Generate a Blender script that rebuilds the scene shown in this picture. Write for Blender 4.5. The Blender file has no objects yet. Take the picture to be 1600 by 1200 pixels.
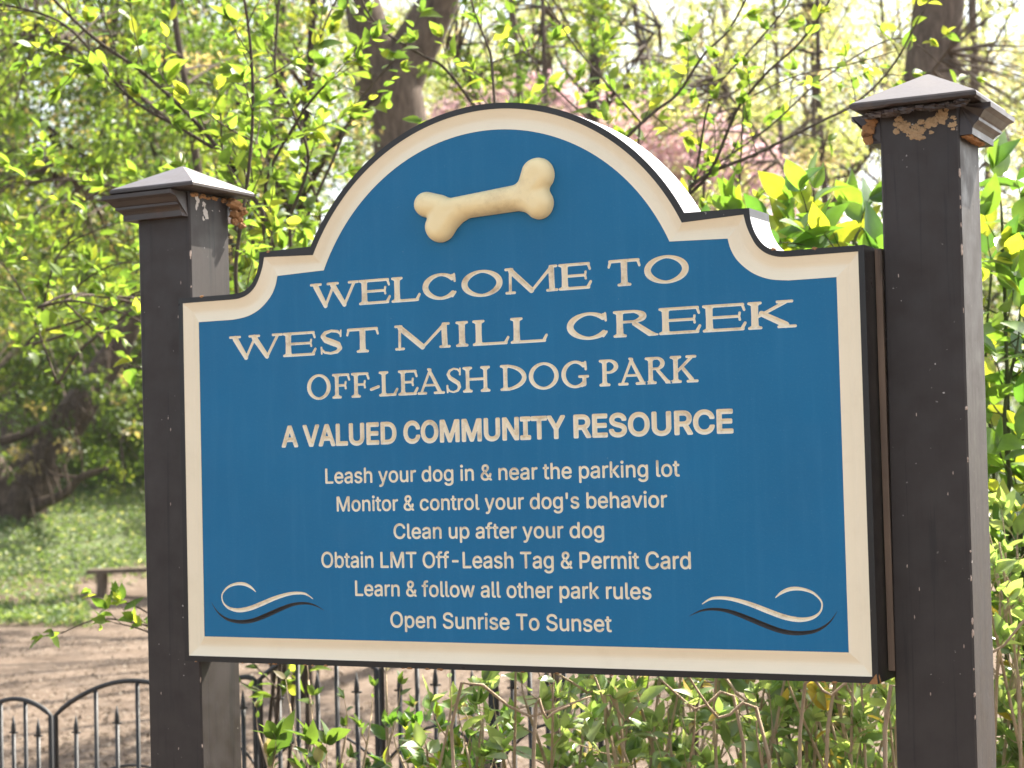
import bpy, math, random
import numpy as np
from mathutils import Vector, Matrix, noise

S = bpy.context.scene
COL = S.collection
rad = math.radians
random.seed(7)
RNG = np.random.default_rng(11)

# ------------------------------------------------------------------ camera, sky, sun, exposure
Z0 = 1.27                                   # height of the lower edge of the sign's border above the ground
F_PX = 2923.35                              # focal length for a frame 1600 px wide
CAM = np.array([1.3884, -2.5961, 0.3145 + Z0])
RT = np.array([0.88612533, 0.46275968, -0.02520675])
UP = np.array([0.04197838, -0.02597912, 0.99878071])
FW = np.array([-0.46154059, 0.88610302, 0.04244665])
SUN = Vector((0.250, 0.598, 0.762)).normalized()

cd = bpy.data.cameras.new("camera")
cam = bpy.data.objects.new("camera", cd)
COL.objects.link(cam)
cam.matrix_world = Matrix(((RT[0], UP[0], -FW[0], CAM[0]), (RT[1], UP[1], -FW[1], CAM[1]),
                           (RT[2], UP[2], -FW[2], CAM[2]), (0, 0, 0, 1)))
cd.sensor_width = 36.0
cd.lens = 36.0 * F_PX / 1600.0
cd.clip_start = 0.05
cd.clip_end = 2000
cd.dof.use_dof = True
cd.dof.focus_distance = 2.85
cd.dof.aperture_fstop = 9.5
S.camera = cam

w = bpy.data.worlds.new("World")
S.world = w
w.use_nodes = True
wn = w.node_tree.nodes
sky = wn.new("ShaderNodeTexSky")
sky.sky_type = 'NISHITA'
sky.sun_disc = False
sky.sun_elevation = math.asin(SUN.z)
sky.sun_rotation = math.atan2(SUN.x, SUN.y)
sky.air_density = 1.0
sky.dust_density = 2.5
sky.ozone_density = 1.0
hazy = wn.new("ShaderNodeHueSaturation")          # thin high cloud: a paler, whiter sky
hazy.inputs['Saturation'].default_value = 0.45
w.node_tree.links.new(sky.outputs[0], hazy.inputs['Color'])
w.node_tree.links.new(hazy.outputs[0], wn["Background"].inputs[0])
wn["Background"].inputs[1].default_value = 0.10

sl = bpy.data.lights.new("sun", 'SUN')
sl.energy = 5.0
sl.angle = rad(0.53)
sl.color = (1.0, 0.93, 0.82)
so = bpy.data.objects.new("sun", sl)
COL.objects.link(so)
so.rotation_euler = SUN.to_track_quat('Z', 'Y').to_euler()
so.location = (10, 20, 30)

vs = S.view_settings
S.display_settings.display_device = 'sRGB'
vs.view_transform = 'Standard'
vs.look = 'None'
vs.exposure = 2.06
vs.gamma = 1.0
S.render.engine = 'CYCLES'
S.cycles.max_bounces = 8
S.cycles.diffuse_bounces = 4
S.cycles.glossy_bounces = 3
S.cycles.transmission_bounces = 5
S.cycles.transparent_max_bounces = 6
S.cycles.caustics_reflective = False
S.cycles.caustics_refractive = False
S.cycles.use_denoising = True
S.cycles.sample_clamp_indirect = 6.0


def at(u, v, d):
    """world point seen at (u, v) of the 1600x1200 photograph, d metres in front of the lens"""
    return CAM + d * (FW + (u - 800) / F_PX * RT - (v - 600) / F_PX * UP)


# ------------------------------------------------------------------ terrain height
def depth_of(x, y):
    return (x - CAM[0]) * -0.4619 + (y - CAM[1]) * 0.8869


def ground_z(x, y):
    d = depth_of(x, y)
    z = 0.03 * noise.noise((x * .35, y * .35, 0)) + 0.012 * noise.noise((x * 1.7, y * 1.7, 3))
    if d > 23:
        t = min(1.0, (d - 23) / 14)
        z += t * t * (3 - 2 * t) * 1.9
    qx, qy = x + 17.9, y - 17.6              # the bank the leaning tree stands on
    z += .62 * math.exp(-(qx * qx + qy * qy) / 11.)
    if d > 37:
        z += (d - 37) * 0.05
    return z


def gp(u, d):
    """point on the ground d metres away, in the column u of the photograph"""
    p = at(u, 724, d)
    return np.array([p[0], p[1], ground_z(p[0], p[1])])


# ------------------------------------------------------------------ materials
def mat(name):
    m = bpy.data.materials.new(name)
    m.use_nodes = True
    nt = m.node_tree
    return m, nt, nt.nodes, nt.links, nt.nodes["Principled BSDF"]


def N(nt, typ, **kw):
    n = nt.nodes.new(typ)
    for k, v in kw.items():
        if k.startswith('i_'):
            n.inputs[k[2:].replace('_', ' ')].default_value = v
        else:
            setattr(n, k, v)
    return n


def ramp(nt, fac, stops):
    r = nt.nodes.new("ShaderNodeValToRGB")
    while len(r.color_ramp.elements) < len(stops):
        r.color_ramp.elements.new(0.5)
    for e, (p, c) in zip(r.color_ramp.elements, stops):
        e.position = p
        e.color = (*c, 1) if len(c) == 3 else c
    nt.links.new(fac, r.inputs[0])
    return r.outputs[0]


def mix(nt, fac, a, b):
    n = nt.nodes.new("ShaderNodeMix")
    n.data_type = 'RGBA'
    for sock, val in ((n.inputs[0], fac), (n.inputs[6], a), (n.inputs[7], b)):
        if hasattr(val, 'links'):
            nt.links.new(val, sock)
        else:
            sock.default_value = (*val, 1) if isinstance(val, tuple) and len(val) == 3 else val
    return n.outputs[2]


def coords(nt, scale=(1, 1, 1), rot=(0, 0, 0)):
    tc = nt.nodes.new("ShaderNodeTexCoord")
    mp = nt.nodes.new("ShaderNodeMapping")
    mp.inputs['Scale'].default_value = scale
    mp.inputs['Rotation'].default_value = rot
    nt.links.new(tc.outputs['Object'], mp.inputs[0])
    return mp.outputs[0]


def noise_tex(nt, vec, scale, detail=4, rough=.55, dist=0.):
    n = N(nt, "ShaderNodeTexNoise", i_Scale=scale, i_Detail=detail, i_Roughness=rough, i_Distortion=dist)
    nt.links.new(vec, n.inputs['Vector'])
    return n.outputs[0]


def bump(nt, h, strength, distance):
    b = N(nt, "ShaderNodeBump", i_Strength=strength, i_Distance=distance)
    nt.links.new(h, b.inputs['Height'])
    return b.outputs[0]


def painted(name, base, dark, rough, chip=0.0, dirt=0.0, dirt_col=(.22, .13, .05), grain=None, bmp=.15, spec=.5, stain_scale=9):
    m, nt, nd, lk, bs = mat(name)
    c = coords(nt)
    col = mix(nt, ramp(nt, noise_tex(nt, c, 5, 6), [(.3, (0, 0, 0)), (.7, (1, 1, 1))]), dark, base)
    if grain:
        cg = coords(nt, grain)
        g = noise_tex(nt, cg, 6, 8, .65, .4)
        gl = ramp(nt, g, [(.37, (1, 1, 1)), (.44, (0, 0, 0))])
        col = mix(nt, gl, col, tuple(x * .45 for x in dark))
        hb = g
    else:
        hb = noise_tex(nt, c, 260, 3)
    if dirt:
        d1 = ramp(nt, noise_tex(nt, c, stain_scale, 8, .7), [(.52, (0, 0, 0)), (.74, (dirt, dirt, dirt))])
        col = mix(nt, d1, col, dirt_col)
    if chip:
        d2 = ramp(nt, noise_tex(nt, c, 150, 2, .5), [(.735, (0, 0, 0)), (.755, (1, 1, 1))])
        d3 = ramp(nt, noise_tex(nt, c, 14, 3), [(.5, (0, 0, 0)), (.62, (chip, chip, chip))])
        mm = N(nt, "ShaderNodeMath", operation='MULTIPLY')
        lk.new(d2, mm.inputs[0])
        lk.new(d3, mm.inputs[1])
        col = mix(nt, mm.outputs[0], col, (.5, .46, .43))
    lk.new(col, bs.inputs['Base Color'])
    r = ramp(nt, noise_tex(nt, c, 22, 5), [(.3, (rough * .8,) * 3), (.7, (min(1, rough * 1.25),) * 3)])
    lk.new(r, bs.inputs['Roughness'])
    bs.inputs['Specular IOR Level'].default_value = spec
    lk.new(bump(nt, hb, bmp, .002), bs.inputs['Normal'])
    return m


M = {}
M['blue'] = painted("sign_blue_paint", (.0075, .146, .308), (.0065, .134, .282), .46, chip=.25, dirt=.05, dirt_col=(.12, .2, .27), bmp=.12, spec=.22)
nt_ = M['blue'].node_tree
b_ = nt_.nodes["Principled BSDF"]
old = b_.inputs['Base Color'].links[0].from_socket
streak = ramp(nt_, noise_tex(nt_, coords(nt_, (16, 1, 1.1)), 3.2, 7, .65), [(.50, (0, 0, 0)), (.80, (.45, .45, .45))])
new = mix(nt_, streak, old, (.030, .180, .350))
blot = ramp(nt_, noise_tex(nt_, coords(nt_), 2.3, 6, .6), [(.40, (0, 0, 0)), (.75, (.40, .40, .40))])
new = mix(nt_, blot, new, (.006, .105, .240))
dust = ramp(nt_, noise_tex(nt_, coords(nt_), 420, 2, .5), [(.62, (0, 0, 0)), (.72, (.28, .28, .28))])
new = mix(nt_, dust, new, (.10, .24, .36))
nt_.links.new(new, b_.inputs['Base Color'])
M['cream'] = painted("cream_paint", (.85, .755, .565), (.81, .715, .525), .5, dirt=.16, dirt_col=(.45, .33, .18), bmp=.05)
M['letter'] = painted("letter_cream_paint", (.86, .775, .60), (.80, .70, .52), .5, dirt=.6, dirt_col=(.24, .14, .06), bmp=.05, stain_scale=32)
M['bone'] = painted("bone_cream_paint", (.88, .73, .41), (.84, .67, .35), .42, dirt=.55, dirt_col=(.42, .30, .13), bmp=.05, stain_scale=12)
M['scrollblack'] = painted("scroll_black_paint", (.022, .020, .019), (.035, .03, .027), .45, dirt=.3, dirt_col=(.2, .15, .1), bmp=.05)
M['black'] = painted("black_gloss_paint", (.014, .013, .0125), (.019, .017, .016), .34, chip=.6, bmp=.05, spec=.35)
M['post'] = painted("post_dark_paint", (.0185, .0128, .0108), (.025, .0180, .0152), .58, chip=.8, grain=(14, 14, .35), bmp=.25, spec=.5)
M['cap'] = painted("cap_glare_paint", (.105, .094, .094), (.135, .12, .12), .42, chip=.4, dirt=.25, dirt_col=(.16, .14, .13), bmp=.12, spec=.5)  # lighter cap slopes: glare on the dark paint put into the base colour
M['mould'] = painted("moulding_paint", (.024, .018, .016), (.045, .028, .02), .42, dirt=.5, dirt_col=(.13, .06, .03), bmp=.2, grain=(.6, 10, 10))
M['edge_glare'] = painted("top_edge_glare_paint", (.50, .49, .50), (.42, .41, .42), .45, dirt=.2, dirt_col=(.3, .28, .26), bmp=.1)  # top side faces: glare off the gloss black, painted as pale grey
M['wood'] = painted("bare_broken_wood", (.38, .20, .085), (.20, .095, .04), .85, dirt=.5, dirt_col=(.12, .06, .03), bmp=.6, grain=(6, 20, 20), spec=.2)
M['bare'] = painted("bare_chipped_spots", (.50, .42, .36), (.34, .25, .20), .8, spec=.1)
M['residue'] = painted("dried_glue_residue", (.52, .38, .22), (.25, .15, .08), .9, dirt=.6, dirt_col=(.12, .07, .04), bmp=.8, spec=.1, stain_scale=60)
M['batten'] = painted("brown_strip_paint", (.20, .135, .09), (.11, .075, .052), .5, grain=(20, 20, .5), bmp=.3)
M['iron'] = painted("black_iron", (.012, .013, .0145), (.018, .0185, .0195), .55, dirt=.2, dirt_col=(.09, .07, .05), bmp=.2)
M['bench'] = painted("weathered_bench_wood", (.17, .135, .10), (.10, .075, .055), .8, grain=(.5, 8, 8), bmp=.5, spec=.2)


def bark(name, a, b, scale=7, stretch=.25):
    m, nt, nd, lk, bs = mat(name)
    c = coords(nt, (1, 1, stretch))
    n1 = noise_tex(nt, c, scale * 2, 9, .7, .6)
    n2 = noise_tex(nt, coords(nt), 1.4, 4)
    col = mix(nt, n2, ramp(nt, n1, [(.3, a), (.68, b)]), ramp(nt, n1, [(.35, tuple(x * .7 for x in a)), (.7, tuple(x * .85 for x in b))]))
    lk.new(col, bs.inputs['Base Color'])
    bs.inputs['Roughness'].default_value = .92
    bs.inputs['Specular IOR Level'].default_value = .15
    lk.new(bump(nt, n1, .9, .03), bs.inputs['Normal'])
    return m


M['bark'] = bark("grey_brown_bark", (.045, .033, .027), (.19, .145, .115))
M['barkdark'] = bark("dark_bark", (.022, .016, .012), (.085, .062, .046))
M['barkmid'] = bark("brown_bark", (.034, .025, .019), (.14, .105, .08))
M['twig'] = bark("grey_twig_bark", (.06, .045, .035), (.17, .135, .105), 20)
M['twigtan'] = bark("tan_stem_bark", (.50, .36, .23), (.74, .58, .41), 26)
M['twiggreen'] = bark("green_stem_bark", (.06, .075, .03), (.13, .15, .06), 26)


TINT = {'pink_blossom': (1.2, 1.2, 1.2, 1), 'glossy_shrub_leaf': (2.0, 2.0, 1.0, 1), 'pale_new_leaf': (1.75, 1.75, 1.5, 1), 'spring_leaf': (2.2, 2.05, 1.15, 1)}


def leaf_mat(name, trans=.5, sheen=.35, rough=.45):
    """leaf colour comes from a per-leaf attribute: the leaves really differ"""
    m, nt, nd, lk, bs = mat(name)
    at_ = N(nt, "ShaderNodeAttribute", attribute_name='leafcol')
    c = coords(nt)
    v = ramp(nt, noise_tex(nt, c, 30, 3), [(.3, (.8, .8, .8)), (.7, (1.15, 1.15, 1.1))])
    mu = N(nt, "ShaderNodeMix", data_type='RGBA', blend_type='MULTIPLY')
    mu.inputs[0].default_value = 1
    lk.new(at_.outputs['Color'], mu.inputs[6])
    lk.new(v, mu.inputs[7])
    col = mu.outputs[2]
    lk.new(col, bs.inputs['Base Color'])
    bs.inputs['Roughness'].default_value = rough
    bs.inputs['Specular IOR Level'].default_value = sheen
    tr = nd.new("ShaderNodeBsdfTranslucent")
    mt = N(nt, "ShaderNodeMix", data_type='RGBA', blend_type='MULTIPLY')
    mt.inputs[0].default_value = 1
    lk.new(col, mt.inputs[6])
    mt.inputs[7].default_value = TINT.get(name, (2.3, 2.15, .9, 1))
    lk.new(mt.outputs[2], tr.inputs[0])
    ms = nd.new("ShaderNodeMixShader")
    ms.inputs[0].default_value = trans
    lk.new(bs.outputs[0], ms.inputs[1])
    lk.new(tr.outputs[0], ms.inputs[2])
    lk.new(ms.outputs[0], nd["Material Output"].inputs[0])
    return m


M['leaf'] = leaf_mat("spring_leaf", .58)
M['leafdark'] = leaf_mat("evergreen_leaf", .35, .3, .5)
M['leafgloss'] = leaf_mat("glossy_shrub_leaf", .42, .75, .30)
M['leafpale'] = leaf_mat("pale_new_leaf", .5)
M['petal'] = leaf_mat("pink_blossom", .4, .1, .7)

# ground
m, nt, nd, lk, bs = mat("dirt_ground")
c = coords(nt)
n1 = noise_tex(nt, c, 1.3, 8, .65)
n2 = noise_tex(nt, c, 26, 6, .7)
n3 = noise_tex(nt, c, 8, 6, .7)
col = ramp(nt, n1, [(.3, (.125, .091, .068)), (.7, (.215, .168, .132))])
col = mix(nt, ramp(nt, n2, [(.45, (0, 0, 0)), (.62, (.75, .75, .75))]), col, (.08, .058, .042))
col = mix(nt, ramp(nt, n3, [(.55, (0, 0, 0)), (.75, (.6, .6, .6))]), col, (.29, .245, .20))
lk.new(col, bs.inputs['Base Color'])
bs.inputs['Roughness'].default_value = .95
bs.inputs['Specular IOR Level'].default_value = .1
lk.new(bump(nt, n2, .8, .03), bs.inputs['Normal'])
M['dirt'] = m
m, nt, nd, lk, bs = mat("woodland_floor")
c = coords(nt)
n1 = noise_tex(nt, c, .6, 8, .65)
n2 = noise_tex(nt, c, 14, 6, .7)
col = ramp(nt, n1, [(.35, (.05, .075, .022)), (.65, (.10, .14, .04))])
col = mix(nt, ramp(nt, n2, [(.5, (0, 0, 0)), (.7, (.8, .8, .8))]), col, (.15, .11, .07))
lk.new(col, bs.inputs['Base Color'])
bs.inputs['Roughness'].default_value = .95
lk.new(bump(nt, n2, .8, .05), bs.inputs['Normal'])
M['floor'] = m


# ------------------------------------------------------------------ mesh helpers
class MB:
    """collects tubes, boxes and rings into ONE mesh"""
    def __init__(s):
        s.v, s.f, s.mi, s.n = [], [], [], 0

    def add(s, v, f, mi=0):
        s.v.extend([tuple(map(float, p)) for p in v])
        s.f.extend([tuple(i + s.n for i in q) for q in f])
        s.mi.extend([mi] * len(f))
        s.n += len(v)

    def box(s, a, b, mi=0):
        (x0, y0, z0), (x1, y1, z1) = a, b
        v = [(x0, y0, z0), (x1, y0, z0), (x1, y1, z0), (x0, y1, z0), (x0, y0, z1), (x1, y0, z1), (x1, y1, z1), (x0, y1, z1)]
        s.add(v, [(0, 3, 2, 1), (4, 5, 6, 7), (0, 1, 5, 4), (1, 2, 6, 5), (2, 3, 7, 6), (3, 0, 4, 7)], mi)

    def tube(s, pts, rr, n=6, mi=0, wob=0., seed=0., cap=True):
        P = [Vector(p) for p in pts]
        if not hasattr(rr, '__len__'):
            rr = [rr] * len(P)
        v, f = [], []
        t0 = (P[1] - P[0]).normalized()
        ref = Vector((0, 0, 1)) if abs(t0.z) < .9 else Vector((1, 0, 0))
        nx = t0.cross(ref).normalized()
        for i, p in enumerate(P):
            t = (P[min(i + 1, len(P) - 1)] - P[max(i - 1, 0)])
            t = t.normalized() if t.length > 1e-9 else t0
            nx = (nx - t * nx.dot(t)).normalized()
            ny = t.cross(nx)
            for k in range(n):
                a = 2 * math.pi * k / n
                d = nx * math.cos(a) + ny * math.sin(a)
                r = rr[i]
                if wob:
                    q = p + d * r
                    r *= 1 + wob * (noise.noise(q * (1.2 / max(rr[0], .05)) * .35 + Vector((seed, 0, 0))) + .5 * noise.noise(q * (3 / max(rr[0], .05)) * .4))
                v.append(p + d * r)
        for i in range(len(P) - 1):
            for k in range(n):
                a, b = i * n + k, i * n + (k + 1) % n
                f.append((a, b, b + n, a + n))
        if cap:
            f.append(tuple(range(n))[::-1])
            f.append(tuple((len(P) - 1) * n + k for k in range(n)))
        s.add(v, f, mi)

    def build(s, name, mats, parent=None, smooth=False):
        me = bpy.data.meshes.new(name)
        me.from_pydata(s.v, [], s.f)
        for mm in (mats if isinstance(mats, (list, tuple)) else [mats]):
            me.materials.append(mm)
        me.polygons.foreach_set('material_index', s.mi)
        if smooth:
            me.polygons.foreach_set('use_smooth', [True] * len(s.f))
        me.update()
        return link(name, me, parent)


def link(name, me, parent=None):
    o = bpy.data.objects.new(name, me)
    COL.objects.link(o)
    if parent is not None:
        o.parent = parent
    return o


def np_mesh(name, V, quads, col, material, parent=None, smooth=False):
    """fast mesh from arrays: V (n,3), faces (m,k) of one size, col (n,3) per-vertex attribute"""
    me = bpy.data.meshes.new(name)
    m_, k = quads.shape
    me.vertices.add(len(V))
    me.vertices.foreach_set('co', np.ascontiguousarray(V, dtype=np.float32).ravel())
    me.loops.add(m_ * k)
    me.loops.foreach_set('vertex_index', np.ascontiguousarray(quads, dtype=np.int32).ravel())
    me.polygons.add(m_)
    me.polygons.foreach_set('loop_start', np.arange(0, m_ * k, k, dtype=np.int32))
    me.polygons.foreach_set('loop_total', np.full(m_, k, dtype=np.int32))
    if smooth:
        me.polygons.foreach_set('use_smooth', np.ones(m_, dtype=bool))
    me.update(calc_edges=True)
    me.validate()
    if col is not None:
        a = me.attributes.new('leafcol', 'FLOAT_COLOR', 'POINT')
        a.data.foreach_set('color', np.c_[col, np.ones(len(col))].astype(np.float32).ravel())
    me.materials.append(material)
    return link(name, me, parent)


def empty(name, loc, label=None, cat=None, group=None):
    o = bpy.data.objects.new(name, None)
    o.empty_display_size = .1
    COL.objects.link(o)
    o.location = tuple(map(float, loc))
    tag(o, label, cat, group)
    return o


def tag(o, label=None, cat=None, group=None, kind=None):
    for k, v in (('label', label), ('category', cat), ('group', group), ('kind', kind)):
        if v:
            o[k] = v
    return o


class Leaves:
    """a cloud of leaves that becomes one mesh; each leaf is a folded, bent blade"""
    def __init__(s):
        s.P, s.D, s.Nn, s.L, s.W, s.C = [], [], [], [], [], []

    def add(s, P, D, Nn, L, W, C):
        s.P.append(np.atleast_2d(P)); s.D.append(np.atleast_2d(D)); s.Nn.append(np.atleast_2d(Nn))
        s.L.append(np.atleast_1d(L)); s.W.append(np.atleast_1d(W)); s.C.append(np.atleast_2d(C))

    def build(s, name, material, parent=None, detail=True, fold=.35, bend=.25, origin=(0, 0, 0)):
        P = np.concatenate(s.P) - np.array(origin); D = np.concatenate(s.D); Nn = np.concatenate(s.Nn)
        L = np.concatenate(s.L)[:, None]; W = np.concatenate(s.W)[:, None]; C = np.concatenate(s.C)
        D = D / (np.linalg.norm(D, axis=1, keepdims=True) + 1e-9)
        B = np.cross(D, Nn); B /= (np.linalg.norm(B, axis=1, keepdims=True) + 1e-9)
        U = np.cross(B, D)
        n = len(P)
        if detail:
            st = ((.12, .50), (.30, .93), (.50, 1.0), (.70, .74), (.87, .36))
            T = [(0, 0), (1, 0)] + [(t, 0) for t, _ in st] + [(t - .03, -w_) for t, w_ in st] + [(t - .03, w_) for t, w_ in st]
            F4 = [(0, 7, 2, 2), (0, 2, 12, 12), (11, 1, 6, 6), (6, 1, 16, 16)]
            for q in range(4):
                F4 += [(7 + q, 8 + q, 3 + q, 2 + q), (2 + q, 3 + q, 13 + q, 12 + q)]
        else:
            T = [(0, 0), (.5, -1), (1, 0), (.5, 1)]
        V = np.empty((n, len(T), 3))
        bd = (bend * RNG.uniform(.2, 1.6, (n, 1))) * np.where(RNG.random((n, 1)) < .85, 1, -.5)
        fo = fold * RNG.uniform(.3, 1.5, (n, 1))
        for i, (t, sd) in enumerate(T):
            V[:, i] = P + D * L * t + B * (W * .5 * sd) + U * (abs(sd) * W * .5 * fo - bd * L * t * t)
        k = len(T)
        base = (np.arange(n) * k)[:, None, None]
        cols = np.repeat(C, k, axis=0)
        if detail:
            tris = []
            for a, b, c_, d in F4:
                tris.append((a, b, c_))
                if c_ != d:
                    tris.append((a, c_, d))
            F = (base + np.array(tris)[None]).reshape(-1, 3)
        else:
            F = (base + np.array([(0, 1, 2), (0, 2, 3)])[None]).reshape(-1, 3)
        return np_mesh(name, V.reshape(-1, 3), F, cols, material, parent, smooth=detail)


def rdir(n, up=0.):
    v = RNG.normal(size=(n, 3))
    v[:, 2] += up
    return v / np.linalg.norm(v, axis=1, keepdims=True)


def leafcols(n, a, b, c=None, fc=.0, jit=.18):
    t = RNG.random((n, 1))
    C = np.array(a) * (1 - t) + np.array(b) * t
    if c is not None:
        k = RNG.random(n) < fc
        C[k] = np.array(c)
    return C * RNG.uniform(1 - jit, 1 + jit, (n, 1))


# ------------------------------------------------------------------ carved outlines: signed distance + marching squares
def march(Fd, x0, y0, h):
    """inside = negative. returns vertices (x, y, d), faces, closed contours"""
    ny, nx = Fd.shape
    ins = Fd < 0
    verts, faces, vid, cid = [], [], {}, {}

    def node(j, i):
        k = (j, i)
        if k not in vid:
            vid[k] = len(verts)
            verts.append((x0 + i * h, y0 + j * h, Fd[j, i]))
        return vid[k]

    def cross(j, i, j2, i2):
        k = (j, i, j2, i2) if (j, i) < (j2, i2) else (j2, i2, j, i)
        if k not in cid:
            a, b = Fd[k[0], k[1]], Fd[k[2], k[3]]
            t = min(.98, max(.02, a / (a - b)))
            cid[k] = len(verts)
            verts.append((x0 + (k[1] + t * (k[3] - k[1])) * h, y0 + (k[0] + t * (k[2] - k[0])) * h, 0.))
        return cid[k]
    nxt = {}
    cnt = ins[:-1, :-1].astype(int) + ins[1:, :-1] + ins[:-1, 1:] + ins[1:, 1:]
    for j, i in zip(*np.nonzero(cnt)):
        cs = [(j, i), (j, i + 1), (j + 1, i + 1), (j + 1, i)]
        if cnt[j, i] == 4:
            faces.append(tuple(node(*q) for q in cs))
            continue
        poly, kind = [], []
        for a in range(4):
            p, q = cs[a], cs[(a + 1) % 4]
            if ins[p]:
                poly.append(node(*p)); kind.append(0)
            if ins[p] != ins[q]:
                poly.append(cross(*p, *q)); kind.append(2 if ins[p] else 1)
        faces.append(tuple(poly))
        for a in range(len(poly)):
            b = (a + 1) % len(poly)
            if kind[a] == 2 and kind[b] == 1:
                nxt[poly[a]] = poly[b]
    loops, seen = [], set()
    for st in list(nxt):
        if st in seen:
            continue
        lp, cur = [], st
        while cur not in seen and cur in nxt:
            seen.add(cur); lp.append(verts[cur][:2]); cur = nxt[cur]
        if len(lp) > 4:
            loops.append(lp)
    return verts, faces, loops


def segdist(X, Y, segs):
    """distance to tapered capsules: segs rows x0 y0 r0 x1 y1 r1 -> min(dist - r)"""
    out = np.full(X.shape, 1e3)
    for x0, y0, r0, x1, y1, r1 in segs:
        dx, dy = x1 - x0, y1 - y0
        t = np.clip(((X - x0) * dx + (Y - y0) * dy) / (dx * dx + dy * dy + 1e-12), 0, 1)
        out = np.minimum(out, np.hypot(X - x0 - t * dx, Y - y0 - t * dy) - (r0 + t * (r1 - r0)))
    return out


def polysegs(L):
    return [(*L[i], *L[i + 1]) for i in range(len(L) - 1)]


def poly_sdf(X, Y, loops):
    d = np.full(X.shape, 1e3)
    inside = np.zeros(X.shape, bool)
    for lp in loops:
        A = np.array(lp); Bv = np.roll(A, -1, axis=0)
        for (ax, ay), (bx, by) in zip(A, Bv):
            dx, dy = bx - ax, by - ay
            t = np.clip(((X - ax) * dx + (Y - ay) * dy) / (dx * dx + dy * dy + 1e-14), 0, 1)
            d = np.minimum(d, np.hypot(X - ax - t * dx, Y - ay - t * dy))
            if ay != by:
                cr = ((ay > Y) != (by > Y)) & (X < (bx - ax) * (Y - ay) / (by - ay) + ax)
                inside ^= cr
    return np.where(inside, -d, d)


HOLES = []


def carve_mesh(name, pieces, material, parent, slope=1.0, dmax=.004, lift=0.):
    """pieces: list of (verts, faces, loops); makes the floor of a V-shaped groove (sign plane x-z, groove towards +y)"""
    V, Fc, n = [], [], 0
    for verts, faces, loops in pieces:
        for x, y, d in verts:
            V.append((x, min(dmax, max(0, -d) * slope) + lift, y))
        Fc.extend([tuple(i + n for i in q) for q in faces])
        n += len(verts)
        HOLES.extend(loops)
    me = bpy.data.meshes.new(name)
    me.from_pydata(V, [], Fc)
    me.materials.append(material)
    me.update()
    return link(name, me, parent)


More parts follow.
